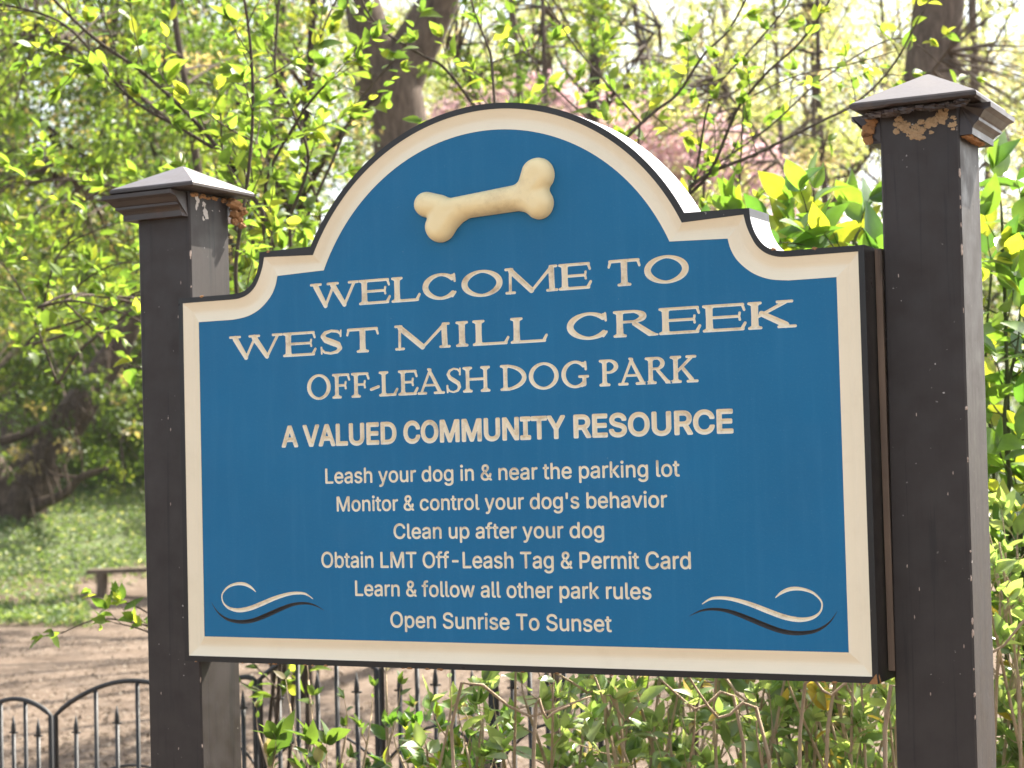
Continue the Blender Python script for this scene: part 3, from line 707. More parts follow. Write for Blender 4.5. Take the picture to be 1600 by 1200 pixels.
# outlines of the plain capitals and small letters, in thousandths: advance, contours
GLYPHS = {'&': (448, ['197,-7 173,-6 150,-2 129,4 110,12 93,22 78,34 65,47 54,62 45,78 39,96 35,114 34,133 35,149 37,163 42,177 47,189 55,201 63,213 73,224 85,235 97,245 111,256 125,267 140,279 216,335 221,339 226,343 231,347 237,352 242,357 246,363 251,369 255,375 258,382 260,389 261,397 262,405 261,417 258,427 253,437 245,445 237,452 226,457 215,460 201,461 192,460 184,459 176,456 168,453 161,449 155,444 150,438 145,431 142,424 139,416 137,408 137,399 137,389 139,380 142,372 145,363 150,355 155,346 162,337 169,327 176,317 185,307 194,296 204,284 438,0 364,0 171,231 121,293 111,306 102,319 94,331 87,344 82,357 78,370 76,384 75,398 76,415 79,430 84,445 91,458 99,470 109,481 121,491 134,499 149,505 165,510 182,513 200,513 218,513 235,510 251,505 266,499 279,491 290,482 300,471 308,459 315,447 320,433 323,419 324,404 323,393 322,382 319,372 315,362 310,352 305,342 299,333 291,325 283,317 275,308 266,301 256,293 154,217 140,206 128,195 118,185 110,174 104,164 100,154 98,143 97,131 98,119 100,108 104,97 109,87 116,78 124,70 133,63 143,57 154,53 166,49 179,47 193,46 208,47 223,50 237,54 251,59 265,66 278,75 290,84 301,95 312,108 321,121 329,136 336,151 342,168 346,186 348,205 349,224 408,224 407,201 405,180 401,161 397,144 391,128 385,115 378,103 371,92 364,83 357,75 351,68 345,62 333,47 320,34 305,23 289,14 271,7 252,1 234,-3 215,-6']), "'": (206, ['78,318 70,509 136,509 128,318']), '-': (453, ['337,244 337,188 114,188 114,244']), 'A': (480, ['16,0 201,509 276,509 463,0 395,0 287,302 282,317 276,334 270,352 264,372 257,394 250,420 241,447 232,478 245,478 236,447 228,419 220,393 213,371 206,351 201,333 195,317 191,302 85,0', '110,142 110,199 370,199 370,142']), 'C': (510, ['267,-7 235,-5 205,1 177,11 150,25 126,42 104,63 86,88 70,115 57,146 48,179 42,215 40,254 42,293 48,329 57,362 70,393 86,421 104,445 126,466 150,484 177,498 205,508 235,514 267,516 286,515 305,513 323,509 340,504 357,498 373,490 388,481 402,471 415,460 427,447 438,433 448,418 456,402 463,385 469,367 473,348 408,348 405,361 401,373 395,384 389,395 382,404 375,413 366,421 357,428 348,435 337,440 327,445 315,449 304,452 292,454 280,455 267,456 245,454 223,450 203,443 184,432 166,419 150,403 137,385 125,364 116,340 109,314 105,285 103,254 105,223 109,194 116,168 125,145 137,123 151,105 166,89 184,76 203,66 223,59 245,54 267,53 280,53 292,55 304,57 315,60 327,64 337,69 348,74 357,81 366,88 375,96 382,105 389,114 395,125 401,136 405,148 408,160 473,160 469,142 463,124 457,107 448,91 438,76 428,62 416,49 402,38 388,28 373,19 357,11 341,5 323,0 305,-4 286,-6']), 'D': (502, ['219,0 96,0 96,57 215,57 244,58 272,63 296,70 318,81 337,94 354,110 368,128 379,149 388,172 394,198 398,226 399,255 398,285 394,312 388,337 379,361 368,381 354,399 338,415 320,428 299,438 275,446 249,450 221,452 93,452 93,509 225,509 261,507 294,501 325,492 353,478 377,461 399,441 418,418 433,391 446,361 455,329 460,293 462,255 460,217 455,181 446,149 433,119 417,92 398,68 376,48 351,31 322,17 291,8 256,2', '125,509 125,0 60,0 60,509']), 'E': (419, ['60,0 60,509 372,509 372,452 125,452 125,286 355,286 355,229 125,229 125,57 375,57 375,0']), 'H': (517, ['60,0 60,509 125,509 125,289 392,289 392,509 457,509 457,0 392,0 392,232 125,232 125,0']), 'I': (301, ['31,0 31,57 118,57 118,452 31,452 31,509 269,509 269,452 183,452 183,57 269,57 269,0']), 'L': (393, ['60,0 60,509 125,509 125,57 361,57 361,0']), 'M': (628, ['60,0 60,509 152,509 277,187 287,159 299,123 311,84 322,49 307,49 318,83 330,121 342,158 352,187 476,509 568,509 568,0 504,0 504,291 504,327 505,369 506,413 507,457 513,457 509,445 505,433 502,421 498,409 482,363 467,322 456,291 342,0 286,0 170,291 159,321 145,361 129,408 112,457 119,457 120,416 121,372 122,328 122,291 122,0']), 'N': (523, ['60,0 60,509 136,509 343,183 347,176 352,169 357,160 363,151 369,141 375,130 381,119 388,107 394,94 401,82 407,68 414,55 405,54 403,68 402,81 401,95 401,108 400,121 400,134 399,146 399,157 399,195 399,509 463,509 463,0 387,0 202,290 177,331 171,342 164,354 156,367 148,381 108,452 119,454 122,384 124,328 125,291 125,0']), 'O': (533, ['267,-7 235,-5 205,1 177,11 150,25 126,42 105,63 86,88 70,115 57,146 48,179 42,215 40,254 42,293 48,329 57,362 70,393 86,421 105,445 126,466 150,484 177,498 205,508 235,514 267,516 299,514 329,508 357,498 384,484 408,466 429,445 448,421 464,393 477,362 486,329 491,293 493,254 491,215 486,179 477,146 464,115 448,88 429,63 408,42 384,25 357,11 329,1 299,-5', '267,53 289,54 310,59 330,66 349,76 367,89 383,105 396,123 408,144 418,168 425,194 429,223 430,254 429,286 425,314 418,341 408,365 396,386 383,404 367,420 349,433 330,443 310,450 289,454 267,456 245,454 223,450 203,443 184,433 167,420 151,404 137,385 125,364 116,340 109,314 105,285 103,254 105,223 109,194 116,168 125,144 137,123 151,105 167,89 184,76 203,66 223,59 245,54']), 'P': (445, ['60,0 60,509 235,509 263,507 289,503 312,497 332,487 350,476 366,462 379,447 390,430 398,411 404,391 407,370 409,348 407,325 404,304 398,284 390,265 379,248 366,233 350,219 332,207 312,198 289,191 263,187 235,186 109,186 109,242 233,242 252,243 269,246 284,250 297,256 308,264 318,272 327,282 333,294 338,306 342,319 344,333 344,348 344,362 342,376 338,389 333,402 326,413 318,423 308,431 297,439 284,444 268,449 251,451 232,452 125,452 125,0']), 'R': (449, ['60,0 60,509 236,509 264,507 290,504 313,497 333,489 351,478 367,465 380,450 390,433 399,415 405,395 408,374 409,352 408,330 405,309 399,290 390,271 380,255 367,240 351,228 333,217 312,209 289,203 264,199 236,198 96,198 96,255 234,255 252,256 269,258 284,262 298,267 309,273 319,281 327,290 334,300 339,312 342,324 344,338 345,352 344,367 342,380 339,393 334,405 327,415 319,425 309,433 298,440 284,445 269,449 252,451 233,452 125,452 125,0', '353,0 230,229 303,229 428,0']), 'S': (447, ['224,-9 197,-8 172,-4 149,1 128,9 108,19 91,31 76,45 64,60 54,77 46,96 41,115 38,137 104,137 107,123 110,110 116,98 123,88 132,79 142,71 154,64 166,59 180,55 194,52 209,50 224,49 241,50 257,52 272,55 286,60 299,66 311,74 321,82 329,92 336,102 341,114 345,126 346,139 345,151 342,161 338,171 332,179 325,186 316,193 307,199 296,205 284,209 272,214 259,218 245,222 184,239 154,249 128,260 105,274 86,289 71,307 60,326 54,348 52,372 53,393 58,413 65,431 75,448 87,463 102,476 119,488 138,498 158,506 180,511 203,514 227,516 252,514 275,511 296,505 316,498 334,488 351,476 365,463 377,449 387,433 394,415 399,397 401,378 337,378 334,396 326,412 316,426 302,437 286,447 267,453 247,457 225,459 209,458 194,456 180,452 167,448 156,442 145,435 136,427 129,418 123,409 118,398 116,387 115,376 116,363 119,352 124,342 131,334 139,326 148,319 158,313 169,308 180,304 191,300 202,296 212,293 264,279 276,276 287,272 299,268 312,264 324,258 336,252 347,245 359,238 369,229 379,220 387,209 395,198 401,185 405,171 407,155 408,139 407,118 403,99 396,81 386,64 374,48 360,34 343,21 323,11 302,2 278,-4 252,-8']), 'T': (449, ['32,452 32,509 417,509 417,452 257,452 257,0 193,0 193,452']), 'U': (517, ['259,-8 230,-7 203,-2 177,5 154,15 133,28 114,43 98,60 85,80 74,101 66,124 62,148 60,173 60,509 124,509 124,178 125,160 128,144 133,128 141,113 150,99 160,87 173,77 187,68 203,61 220,56 239,53 259,52 279,53 298,56 315,61 331,68 345,77 357,87 368,99 377,113 384,128 389,144 392,160 393,178 393,509 457,509 457,173 456,148 451,124 443,101 433,80 419,60 403,43 384,28 363,15 340,5 315,-2 288,-7']), 'V': (480, ['204,0 16,509 84,509 192,206 197,192 203,176 209,158 215,137 222,115 230,89 239,61 248,31 235,31 244,62 252,90 260,115 267,138 274,158 279,176 285,192 290,206 395,509 463,509 278,0']), 'Y': (472, ['203,0 203,208 16,509 91,509 192,344 200,331 208,318 215,305 222,292 229,279 236,264 243,248 250,230 224,230 231,248 237,265 244,280 251,293 258,306 265,318 273,331 280,344 381,509 455,509 268,208 268,0']), 'a': (389, ['160,-9 142,-8 126,-5 110,-1 94,5 80,12 68,22 57,32 48,45 40,58 35,73 31,90 30,108 31,123 34,138 38,150 43,161 50,171 58,179 67,187 78,193 89,199 100,203 112,207 125,211 138,213 152,216 165,218 178,220 234,227 244,228 252,230 259,232 265,235 270,238 273,243 275,248 276,255 276,257 275,268 273,279 271,288 267,297 262,304 256,311 248,317 240,322 230,326 220,329 208,330 196,331 183,330 171,329 159,326 149,322 140,318 132,313 124,307 118,301 112,294 107,288 103,281 100,274 41,291 48,308 57,322 67,335 79,346 91,355 104,364 118,370 133,375 148,379 163,382 179,384 194,384 204,384 215,383 227,382 239,379 251,376 263,372 275,367 286,360 296,353 306,343 315,333 322,320 329,306 333,290 336,272 337,251 337,0 277,0 277,52 272,52 269,45 264,38 258,32 252,25 244,18 236,12 226,6 215,1 203,-3 190,-6 176,-8', '170,45 187,46 202,49 216,53 228,59 239,66 248,74 257,83 263,93 269,104 272,115 275,126 276,138 276,190 273,188 270,186 265,184 259,182 253,180 246,179 239,177 231,176 200,171 175,168 165,166 154,164 144,162 134,159 125,155 117,150 110,145 103,139 98,132 95,124 93,115 92,105 92,95 94,87 98,79 102,72 107,66 114,61 121,56 130,52 139,49 149,47 159,46']), 'b': (424, ['229,-8 213,-7 198,-5 184,-1 172,4 162,10 153,17 145,24 138,31 132,39 127,46 122,53 118,59 112,59 112,0 53,0 53,509 114,509 114,319 118,319 122,325 127,331 132,338 137,346 144,353 152,360 161,367 171,373 183,378 197,381 212,384 229,384 252,383 274,378 294,371 313,361 330,347 345,332 359,313 370,293 379,270 385,245 389,218 390,189 389,160 385,133 379,108 370,84 359,64 346,45 330,29 313,16 294,5 274,-2 252,-7', '220,47 237,48 253,51 267,57 279,66 291,76 301,88 309,101 316,117 321,133 325,151 327,170 328,189 327,209 325,227 321,245 316,261 309,276 301,290 291,301 280,311 267,319 253,325 237,329 220,330 203,329 188,325 174,320 161,312 150,302 140,291 132,278 125,263 120,247 116,229 113,210 113,189 113,169 116,150 120,132 125,115 132,100 140,86 150,75 162,65 174,57 188,51 204,48']), 'c': (396, ['207,-8 182,-7 159,-2 137,6 117,16 98,30 82,46 68,64 56,85 46,108 40,133 36,159 34,187 36,216 40,243 46,268 56,291 68,312 82,330 98,346 117,360 137,371 159,378 182,383 207,384 221,384 234,383 247,380 260,377 272,373 284,368 295,362 305,356 315,349 324,341 332,332 340,322 347,312 353,301 358,289 362,277 303,262 301,269 298,276 294,283 290,289 286,295 281,301 276,306 270,311 264,315 257,319 250,322 242,325 234,327 226,329 217,329 207,330 189,329 173,325 158,319 145,310 134,300 124,287 115,274 108,258 103,242 99,224 97,206 96,187 97,169 99,151 103,134 108,117 115,102 124,89 134,76 145,66 158,57 173,51 189,48 207,46 217,47 226,48 234,49 243,52 250,54 258,58 264,62 271,66 277,71 282,76 287,82 292,89 296,95 299,102 302,110 304,117 363,102 359,90 354,78 348,67 341,56 334,46 325,37 316,29 306,21 296,15 285,9 273,4 261,-1 248,-4 235,-6 221,-8']), 'd': (424, ['195,-8 172,-7 151,-2 130,5 111,16 94,29 79,45 66,64 55,84 46,108 39,133 35,160 34,189 35,218 39,245 46,270 55,293 66,313 79,332 95,347 112,361 131,371 151,378 173,383 196,384 213,384 228,381 241,378 253,373 263,367 272,360 280,353 287,346 293,338 298,331 303,325 306,319 311,319 311,509 372,509 372,0 313,0 313,59 307,59 303,53 298,46 293,39 287,31 280,24 272,17 263,10 252,4 241,-1 227,-5 212,-7', '205,47 221,48 236,51 250,57 263,65 274,75 284,86 293,100 299,115 305,132 309,150 311,169 312,189 311,210 309,229 305,247 300,263 293,278 284,291 275,302 263,312 251,320 237,325 221,329 205,330 187,329 172,325 157,319 145,311 133,301 124,290 115,276 108,261 103,245 99,227 97,209 96,189 97,170 99,151 103,133 109,117 115,101 124,88 134,76 145,66 158,57 172,51 188,48']), 'e': (404, ['212,-8 185,-7 161,-2 138,6 117,16 98,30 82,46 68,64 56,85 46,108 40,132 35,159 34,187 35,215 39,242 46,267 55,290 67,311 81,329 97,346 115,359 135,370 157,378 180,383 205,384 221,384 236,382 251,379 266,374 280,368 294,361 307,351 319,341 331,329 341,315 350,299 357,282 363,263 368,242 370,219 371,194 371,169 75,169 75,221 338,221 310,202 309,220 307,237 303,254 298,269 291,282 283,294 273,305 263,314 250,321 237,326 222,329 205,330 189,329 173,326 159,321 146,313 135,304 125,294 116,282 109,270 103,256 99,241 97,226 96,211 96,178 97,157 100,139 104,122 110,106 118,92 128,80 139,70 151,61 165,55 179,50 195,47 212,46 224,47 234,48 244,50 254,53 263,56 271,61 278,66 285,73 292,80 297,88 302,96 306,105 365,91 360,77 353,63 345,51 335,39 324,29 311,19 298,11 283,4 266,-1 249,-5 231,-7']), 'f': (254, ['228,379 228,327 6,327 6,379', '81,0 81,432 82,447 84,461 89,474 96,486 104,496 113,505 124,513 135,519 148,524 161,527 174,529 187,530 197,530 207,529 215,528 222,527 229,525 234,524 239,522 243,521 227,468 215,472 211,473 206,473 200,474 195,474 182,473 171,470 162,466 154,460 149,452 145,443 142,431 142,419 142,0']), 'g': (425, ['207,-151 187,-150 168,-148 150,-144 134,-140 119,-134 105,-127 93,-119 82,-110 73,-101 64,-91 57,-80 51,-69 101,-41 106,-47 110,-53 116,-59 122,-66 128,-72 136,-78 145,-83 154,-88 165,-92 178,-95 192,-97 207,-97 229,-96 249,-92 267,-85 282,-75 295,-62 304,-47 310,-28 311,-6 311,68 306,68 302,62 298,56 293,49 287,41 280,34 272,28 263,21 252,16 241,11 227,8 212,5 195,5 173,6 152,10 132,17 113,27 95,39 80,53 67,71 55,90 46,112 39,136 35,163 34,191 35,220 39,246 46,271 55,293 66,314 80,332 95,347 112,361 131,371 152,378 173,383 196,384 213,384 228,382 242,378 253,373 264,367 273,360 281,353 288,346 294,338 299,331 304,325 308,319 313,319 313,379 372,379 372,-9 371,-32 367,-54 360,-73 350,-90 338,-104 324,-117 308,-127 291,-136 271,-142 251,-147 229,-150', '205,59 222,60 237,63 251,68 264,75 275,84 285,95 293,107 300,121 305,137 309,154 312,172 312,193 312,212 309,231 305,248 300,264 293,278 285,291 275,303 264,312 251,320 237,325 222,329 205,330 188,329 172,325 158,320 145,312 134,302 124,290 115,277 109,262 103,246 99,229 97,212 96,193 97,173 99,155 103,138 109,123 116,108 124,96 134,85 145,76 158,68 172,63 188,60']), 'h': (410, ['114,227 114,0 53,0 53,509 114,509 114,287 102,287 112,312 124,332 137,349 152,362 169,372 187,379 207,383 227,384 246,383 264,380 280,376 295,369 309,360 321,349 332,336 341,321 348,304 353,285 356,264 357,240 357,0 296,0 296,235 295,256 290,275 283,291 273,304 260,315 246,323 229,328 210,329 197,328 184,326 172,322 161,317 150,311 141,303 133,293 126,283 121,271 117,257 114,243']), 'i': (167, ['53,0 53,379 114,379 114,0', '84,443 75,444 67,446 60,449 54,455 48,461 44,468 42,475 41,483 42,491 44,499 48,506 54,512 60,517 67,521 75,523 84,524 92,523 100,521 107,517 114,512 119,506 123,499 126,491 126,483 126,475 123,468 119,461 114,455 107,449 100,446 92,444']), 'k': (381, ['110,137 110,212 121,212 284,379 360,379 184,199 177,199', '53,0 53,509 114,509 114,0', '294,0 148,186 191,229 372,0']), 'l': (189, ['139,-2 119,-1 101,3 86,10 74,20 65,33 58,47 54,65 53,84 53,509 114,509 114,99 114,87 115,77 117,68 120,62 124,58 130,54 137,53 146,52 160,53 170,54 181,3 162,-1 156,-2 151,-2 145,-2']), 'm': (610, ['53,0 53,379 112,379 112,295 108,295 112,310 118,323 125,335 132,346 141,355 151,363 161,370 172,376 183,380 195,384 207,386 219,386 239,385 257,380 273,372 287,361 299,347 309,331 316,314 321,295 312,295 317,308 322,321 329,332 337,343 347,353 357,361 368,369 381,375 394,380 407,383 422,385 437,386 453,385 468,383 483,378 497,372 510,364 522,354 532,342 541,328 548,313 553,296 556,276 557,255 557,0 496,0 496,254 494,273 490,289 483,302 473,313 460,321 447,326 433,329 419,330 406,330 395,328 384,324 374,320 365,314 358,307 351,299 345,290 341,280 338,270 336,259 335,247 335,0 274,0 274,260 273,275 269,288 262,301 253,311 242,320 229,326 215,329 199,330 188,330 178,328 168,325 158,320 148,314 140,307 132,299 126,289 121,278 117,266 114,253 114,238 114,0']), 'n': (410, ['114,227 114,0 53,0 53,379 112,379 112,287 102,287 112,312 124,332 137,349 152,362 169,372 187,379 207,383 227,384 246,383 264,380 280,376 295,369 309,360 321,349 332,336 341,321 348,304 353,285 356,264 357,240 357,0 296,0 296,235 295,256 290,275 283,291 273,304 260,315 246,323 229,328 210,329 197,328 184,326 172,322 161,317 150,311 141,303 133,293 126,283 121,271 117,257 114,243']), 'o': (415, ['207,-8 182,-7 159,-2 137,6 117,16 98,30 82,46 68,64 56,85 46,108 40,133 36,159 34,187 36,216 40,243 46,268 56,291 68,312 82,330 98,346 117,360 137,371 159,378 182,383 207,384 233,383 256,378 278,371 299,360 317,346 333,330 347,312 359,291 369,268 376,243 380,216 381,187 380,159 376,133 369,108 359,85 347,64 333,46 317,30 299,16 278,6 256,-2 233,-7', '207,46 226,48 242,51 257,57 270,66 282,76 292,89 300,102 307,117 312,134 316,151 318,169 319,187 318,206 316,224 312,242 307,258 300,274 292,287 282,300 270,310 257,319 242,325 226,329 207,330 189,329 173,325 158,319 145,310 134,300 124,287 115,274 108,258 103,242 99,224 97,206 96,187 97,169 99,151 103,134 108,117 115,102 124,89 134,76 145,66 158,57 173,51 189,48']), 'p': (424, ['53,-143 53,379 112,379 112,319 118,319 122,325 126,331 131,338 137,346 144,353 152,360 161,367 171,373 183,378 197,381 212,384 229,384 252,383 274,378 294,371 313,361 330,347 345,332 359,313 370,293 379,270 385,245 389,218 390,189 389,160 385,133 379,108 370,84 359,64 346,45 330,29 313,16 294,5 274,-2 252,-7 229,-8 213,-7 198,-5 184,-1 173,4 162,10 153,17 145,24 138,31 132,39 127,46 122,53 118,59 114,59 114,-143', '220,47 237,48 253,51 267,57 279,66 291,76 301,88 309,101 316,117 321,133 325,151 327,170 328,189 327,209 325,227 321,245 316,261 309,276 301,290 291,301 280,311 267,319 253,325 237,329 220,330 203,329 188,325 174,320 161,312 150,302 140,291 132,278 125,263 120,247 116,229 113,210 113,189 113,169 116,150 120,132 125,115 132,100 140,86 150,75 162,65 174,57 188,51 204,48']), 'r': (259, ['53,0 53,379 112,379 112,321 115,321 122,335 130,347 140,358 152,367 166,375 181,380 196,384 213,385 229,384 243,384 243,322 230,324 224,325 219,325 213,326 207,326 194,325 182,323 170,319 159,315 149,309 140,301 132,293 126,284 121,273 117,262 114,250 114,237 114,0']), 's': (365, ['182,-8 163,-7 145,-5 128,-2 112,3 98,10 84,18 72,27 62,38 53,50 45,63 40,78 36,94 94,107 99,92 105,79 114,69 124,60 136,54 150,49 165,46 181,45 200,46 217,50 232,55 244,62 255,71 262,81 267,91 268,103 267,112 265,121 260,129 254,136 246,142 237,147 225,151 212,155 149,170 125,177 104,186 87,196 72,208 61,222 53,237 48,255 47,274 48,290 51,305 57,319 65,332 75,343 87,354 100,363 115,370 131,377 149,381 167,384 187,384 206,384 223,381 239,378 254,372 267,366 279,358 290,349 299,339 307,328 314,316 319,303 324,290 268,277 264,288 258,298 251,307 243,316 232,323 219,328 205,331 187,333 171,332 156,329 143,324 131,317 121,308 114,299 110,289 109,277 110,267 112,258 117,250 124,243 133,237 144,232 157,227 172,223 229,209 254,202 275,194 292,183 306,171 317,158 325,142 330,125 331,107 330,90 326,75 321,61 312,47 302,35 290,24 276,15 260,6 242,0 223,-5 203,-7']), 't': (227, ['204,379 204,327 6,327 6,379', '65,471 126,471 126,98 127,86 128,76 132,68 136,61 142,56 150,53 159,51 170,50 185,51 202,54 213,2 208,0 203,-1 198,-2 192,-3 186,-3 180,-4 174,-4 168,-4 145,-3 125,2 107,10 92,21 80,35 72,52 67,71 65,93']), 'u': (410, ['182,-5 164,-4 146,-1 130,4 115,11 101,20 89,31 78,44 69,59 62,76 57,95 54,116 53,139 53,379 114,379 114,144 115,123 119,105 127,89 137,75 150,64 164,56 181,52 200,50 213,51 226,53 238,57 249,62 259,69 268,77 276,86 283,97 289,109 293,122 295,137 296,153 296,379 357,379 357,0 298,0 298,92 307,92 297,67 286,47 272,30 257,17 240,7 222,0 203,-4']), 'v': (389, ['163,0 17,379 84,379 165,155 171,138 177,121 182,104 187,87 191,70 196,53 201,37 206,21 184,21 189,37 194,53 198,70 203,87 207,104 213,121 218,138 224,155 305,379 371,379 226,0']), 'w': (567, ['138,0 23,379 87,379 133,214 138,196 143,177 149,157 154,137 159,115 165,91 170,67 175,41 165,41 170,66 175,90 180,113 186,135 191,156 196,176 201,195 206,214 252,379 316,379 362,214 366,196 371,176 376,157 382,136 387,114 392,91 397,67 402,41 391,41 397,66 402,90 408,113 413,135 418,156 423,176 429,195 434,214 480,379 545,379 429,0 368,0 319,172 305,225 301,239 297,252 294,266 291,280 277,338 291,338 277,280 263,225 259,211 255,198 252,185 248,172 199,0']), 'y': (389, ['47,-139 61,-86 71,-87 80,-89 88,-90 96,-90 104,-89 111,-87 118,-84 124,-80 130,-74 136,-67 141,-58 146,-48 151,-36 163,-1 17,379 84,379 165,155 171,138 177,121 182,104 187,87 191,70 196,53 201,37 206,21 184,21 188,37 193,53 198,70 202,87 207,104 212,121 218,138 224,155 305,379 371,379 204,-58 198,-72 191,-85 184,-97 177,-107 168,-116 159,-124 150,-130 139,-136 128,-140 117,-143 104,-145 91,-145 84,-145 77,-145 71,-144 65,-143 59,-142 54,-141 51,-140']), ' ': (187, [])}


def font_loops(text):
    x, out = 0., []
    for ch in text:
        adv, cs = GLYPHS[ch]
        for c in cs:
            out.append(np.array([(float(q.split(',')[0]) + x, float(q.split(',')[1])) for q in c.split()]))
        x += adv
    return out


def sans_pieces(text, xl, xr, base, cap, grow=0., rnd=0., h=.00062):
    loops = font_loops(text)
    allp = np.concatenate(loops)
    x0, x1 = allp[:, 0].min(), allp[:, 0].max()
    hl = font_loops("H")[0]
    capu = hl[:, 1].max() - hl[:, 1].min()
    b0 = hl[:, 1].min()
    sx = (xr - xl - 2 * grow) / (x1 - x0)
    sy = (cap - 2 * grow) / capu
    L = [np.c_[xl + grow + (l[:, 0] - x0) * sx, base + grow + (l[:, 1] - b0) * sy] for l in loops]
    L.sort(key=lambda l: l[:, 0].min())
    groups, cur, mx = [], [], -9
    for l in L:
        if cur and l[:, 0].min() > mx - .0002:
            groups.append(cur); cur = []; mx = -9
        cur.append(l); mx = max(mx, l[:, 0].max())
    groups.append(cur)
    out = []
    for g in groups:
        A = np.concatenate(g)
        pad = grow + .003
        gx = np.arange(A[:, 0].min() - pad, A[:, 0].max() + pad, h)
        gy = np.arange(A[:, 1].min() - pad, A[:, 1].max() + pad, h)
        X, Y = np.meshgrid(gx, gy)
        D = poly_sdf(X, Y, g) - grow
        if rnd:
            _, _, lp = march(D + rnd, gx[0], gy[0], h)
            if lp:
                D = poly_sdf(X, Y, lp) - rnd
        out.append(march(D, gx[0], gy[0], h))
    return out


def lump(mb, c, s, seed, flat=(1, 1, 1), mi=0):
    n1_, n2_ = 10, 7
    v, f = [], []
    for i in range(n2_ + 1):
        th = math.pi * i / n2_
        for k in range(n1_):
            a = 2 * math.pi * k / n1_
            d = Vector((math.sin(th) * math.cos(a), math.sin(th) * math.sin(a), math.cos(th)))
            r = s * (1 + .6 * noise.noise(d * 1.7 + Vector((seed, 0, 0))) + .35 * noise.noise(d * 4.3 + Vector((0, seed, 0))))
            v.append((c[0] + d.x * r * flat[0], c[1] + d.y * r * flat[1], c[2] + d.z * r * flat[2]))
    for i in range(n2_):
        for k in range(n1_):
            f.append((i * n1_ + k, i * n1_ + (k + 1) % n1_, (i + 1) * n1_ + (k + 1) % n1_, (i + 1) * n1_ + k))
    mb.add(v, f, mi)


# ------------------------------------------------------------------ THE SIGN
sign = empty("park_sign", (0, 0, 0), "blue and cream arched welcome sign with raised bone between two dark capped posts", "sign")
sign.location = (0, 0, 0)
ZS = Z0


def arc_pts(R, zc, xn, m):
    a0 = math.acos(xn / R)
    return [(R * math.cos(a0 + (math.pi - 2 * a0) * i / m), zc + R * math.sin(a0 + (math.pi - 2 * a0) * i / m)) for i in range(m + 1)]


def smooth_cove(P, m=14):
    """resample a few measured points of the cove with a Catmull-Rom curve"""
    Q = [np.array(P[0])] + [np.array(p) for p in P] + [np.array(P[-1])]
    out = []
    for i in range(1, len(Q) - 2):
        for k in range(4):
            t = k / 4
            a, b, c_, d = Q[i - 1], Q[i], Q[i + 1], Q[i + 2]
            out.append(tuple(.5 * ((2 * b) + (-a + c_) * t + (2 * a - 5 * b + 4 * c_ - d) * t * t + (-a + 3 * b - 3 * c_ + d) * t ** 3)))
    out.append(tuple(P[-1]))
    return out


def outline(hw, zb, zsh, cove, zst, xn, R, zc):
    """closed outline, counter-clockwise from the lower right corner; same number of points for every ring"""
    cv = smooth_cove(cove)                       # from step corner out to the shoulder
    right = [(hw, zb), (hw, zsh)] + [(x, z) for x, z in cv[::-1]]
    arc = arc_pts(R, zc, xn, 72)
    left = [(-x, z) for x, z in right[::-1]]
    return right + arc + left


cv_w = [(.4284, .6724), (.4322, .6562), (.4388, .6398), (.4478, .6243), (.4618, .6125), (.480, .6062), (.501, .605)]
cv_b = [(.4022, .6389), (.4068, .6222), (.4160, .6060), (.4312, .5912), (.4470, .5812), (.4680, .5738), (.495, .5705)]
cv_k = [(.4376, .6814), (.4390, .6640), (.4446, .6455), (.4548, .6292), (.4670, .6196), (.4830, .6149), (.502, .614)]
ring_w = outline(.600, 0.0, .605, cv_w, .6724, .3302, .3672, .5080)
ring_b = outline(.5668, .0333, .5705, cv_b, .6389, .3093, .3388, .5035)
ring_k = outline(.609, -.0095, .614, cv_k, .6814, .3345, .3784, .5062)
NR = len(ring_w)
assert len(ring_b) == NR == len(ring_k)

# black casing: front rim, sides, back
mb = MB()
TH = .085
rows = [[(x, .0015, z + ZS) for x, z in ring_w], [(x, -.0012, z + ZS) for x, z in ring_w], [(x, -.0012, z + ZS) for x, z in [(p[0] * .9985 + q[0] * .0015, p[1] * .9985 + q[1] * .0015) for p, q in zip(ring_k, ring_w)]],
        [(x, .0005, z + ZS) for x, z in ring_k], [(x, TH - .002, z + ZS) for x, z in ring_k],
        [(x * .997, TH, (z - .3) * .997 + .3 + ZS) for x, z in ring_k]]
v = [p for r in rows for p in r]
f = []
for r in range(len(rows) - 1):
    for i in range(NR):
        j = (i + 1) % NR
        f.append((r * NR + i, r * NR + j, (r + 1) * NR + j, (r + 1) * NR + i))
f.append(tuple((len(rows) - 1) * NR + i for i in range(NR)))
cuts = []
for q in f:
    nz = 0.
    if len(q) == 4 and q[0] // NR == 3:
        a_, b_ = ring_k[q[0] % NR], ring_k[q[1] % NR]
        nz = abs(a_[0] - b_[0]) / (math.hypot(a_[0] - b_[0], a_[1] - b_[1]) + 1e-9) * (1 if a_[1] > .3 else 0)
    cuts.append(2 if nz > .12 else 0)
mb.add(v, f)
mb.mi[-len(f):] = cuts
# chipped lower right corner: bare wood wedge
mb.add([(.6075, -.0018, ZS - .0105), (.594, -.0018, ZS - .0108), (.606, -.0018, ZS + .004), (.6095, .012, ZS - .0105), (.6098, .002, ZS + .003)],
       [(0, 2, 1), (0, 3, 4), (0, 4, 2)], 1)
random.seed(31)
for i in range(16):
    lump(mb, (random.uniform(-.6, .6), -.0008, ZS - .0095), random.uniform(.0012, .0026), i, (2.2, .5, .7), 1)
for x_, z_ in ((.535, .6138), (-.56, .6138), (-.42, .681), (.472, .6175)):
    lump(mb, (x_, 0, z_ + ZS), .003, x_ * 9, (1.5, .6, .8), 1)
mb.build("casing", [M['black'], M['wood'], M['edge_glare']], sign)

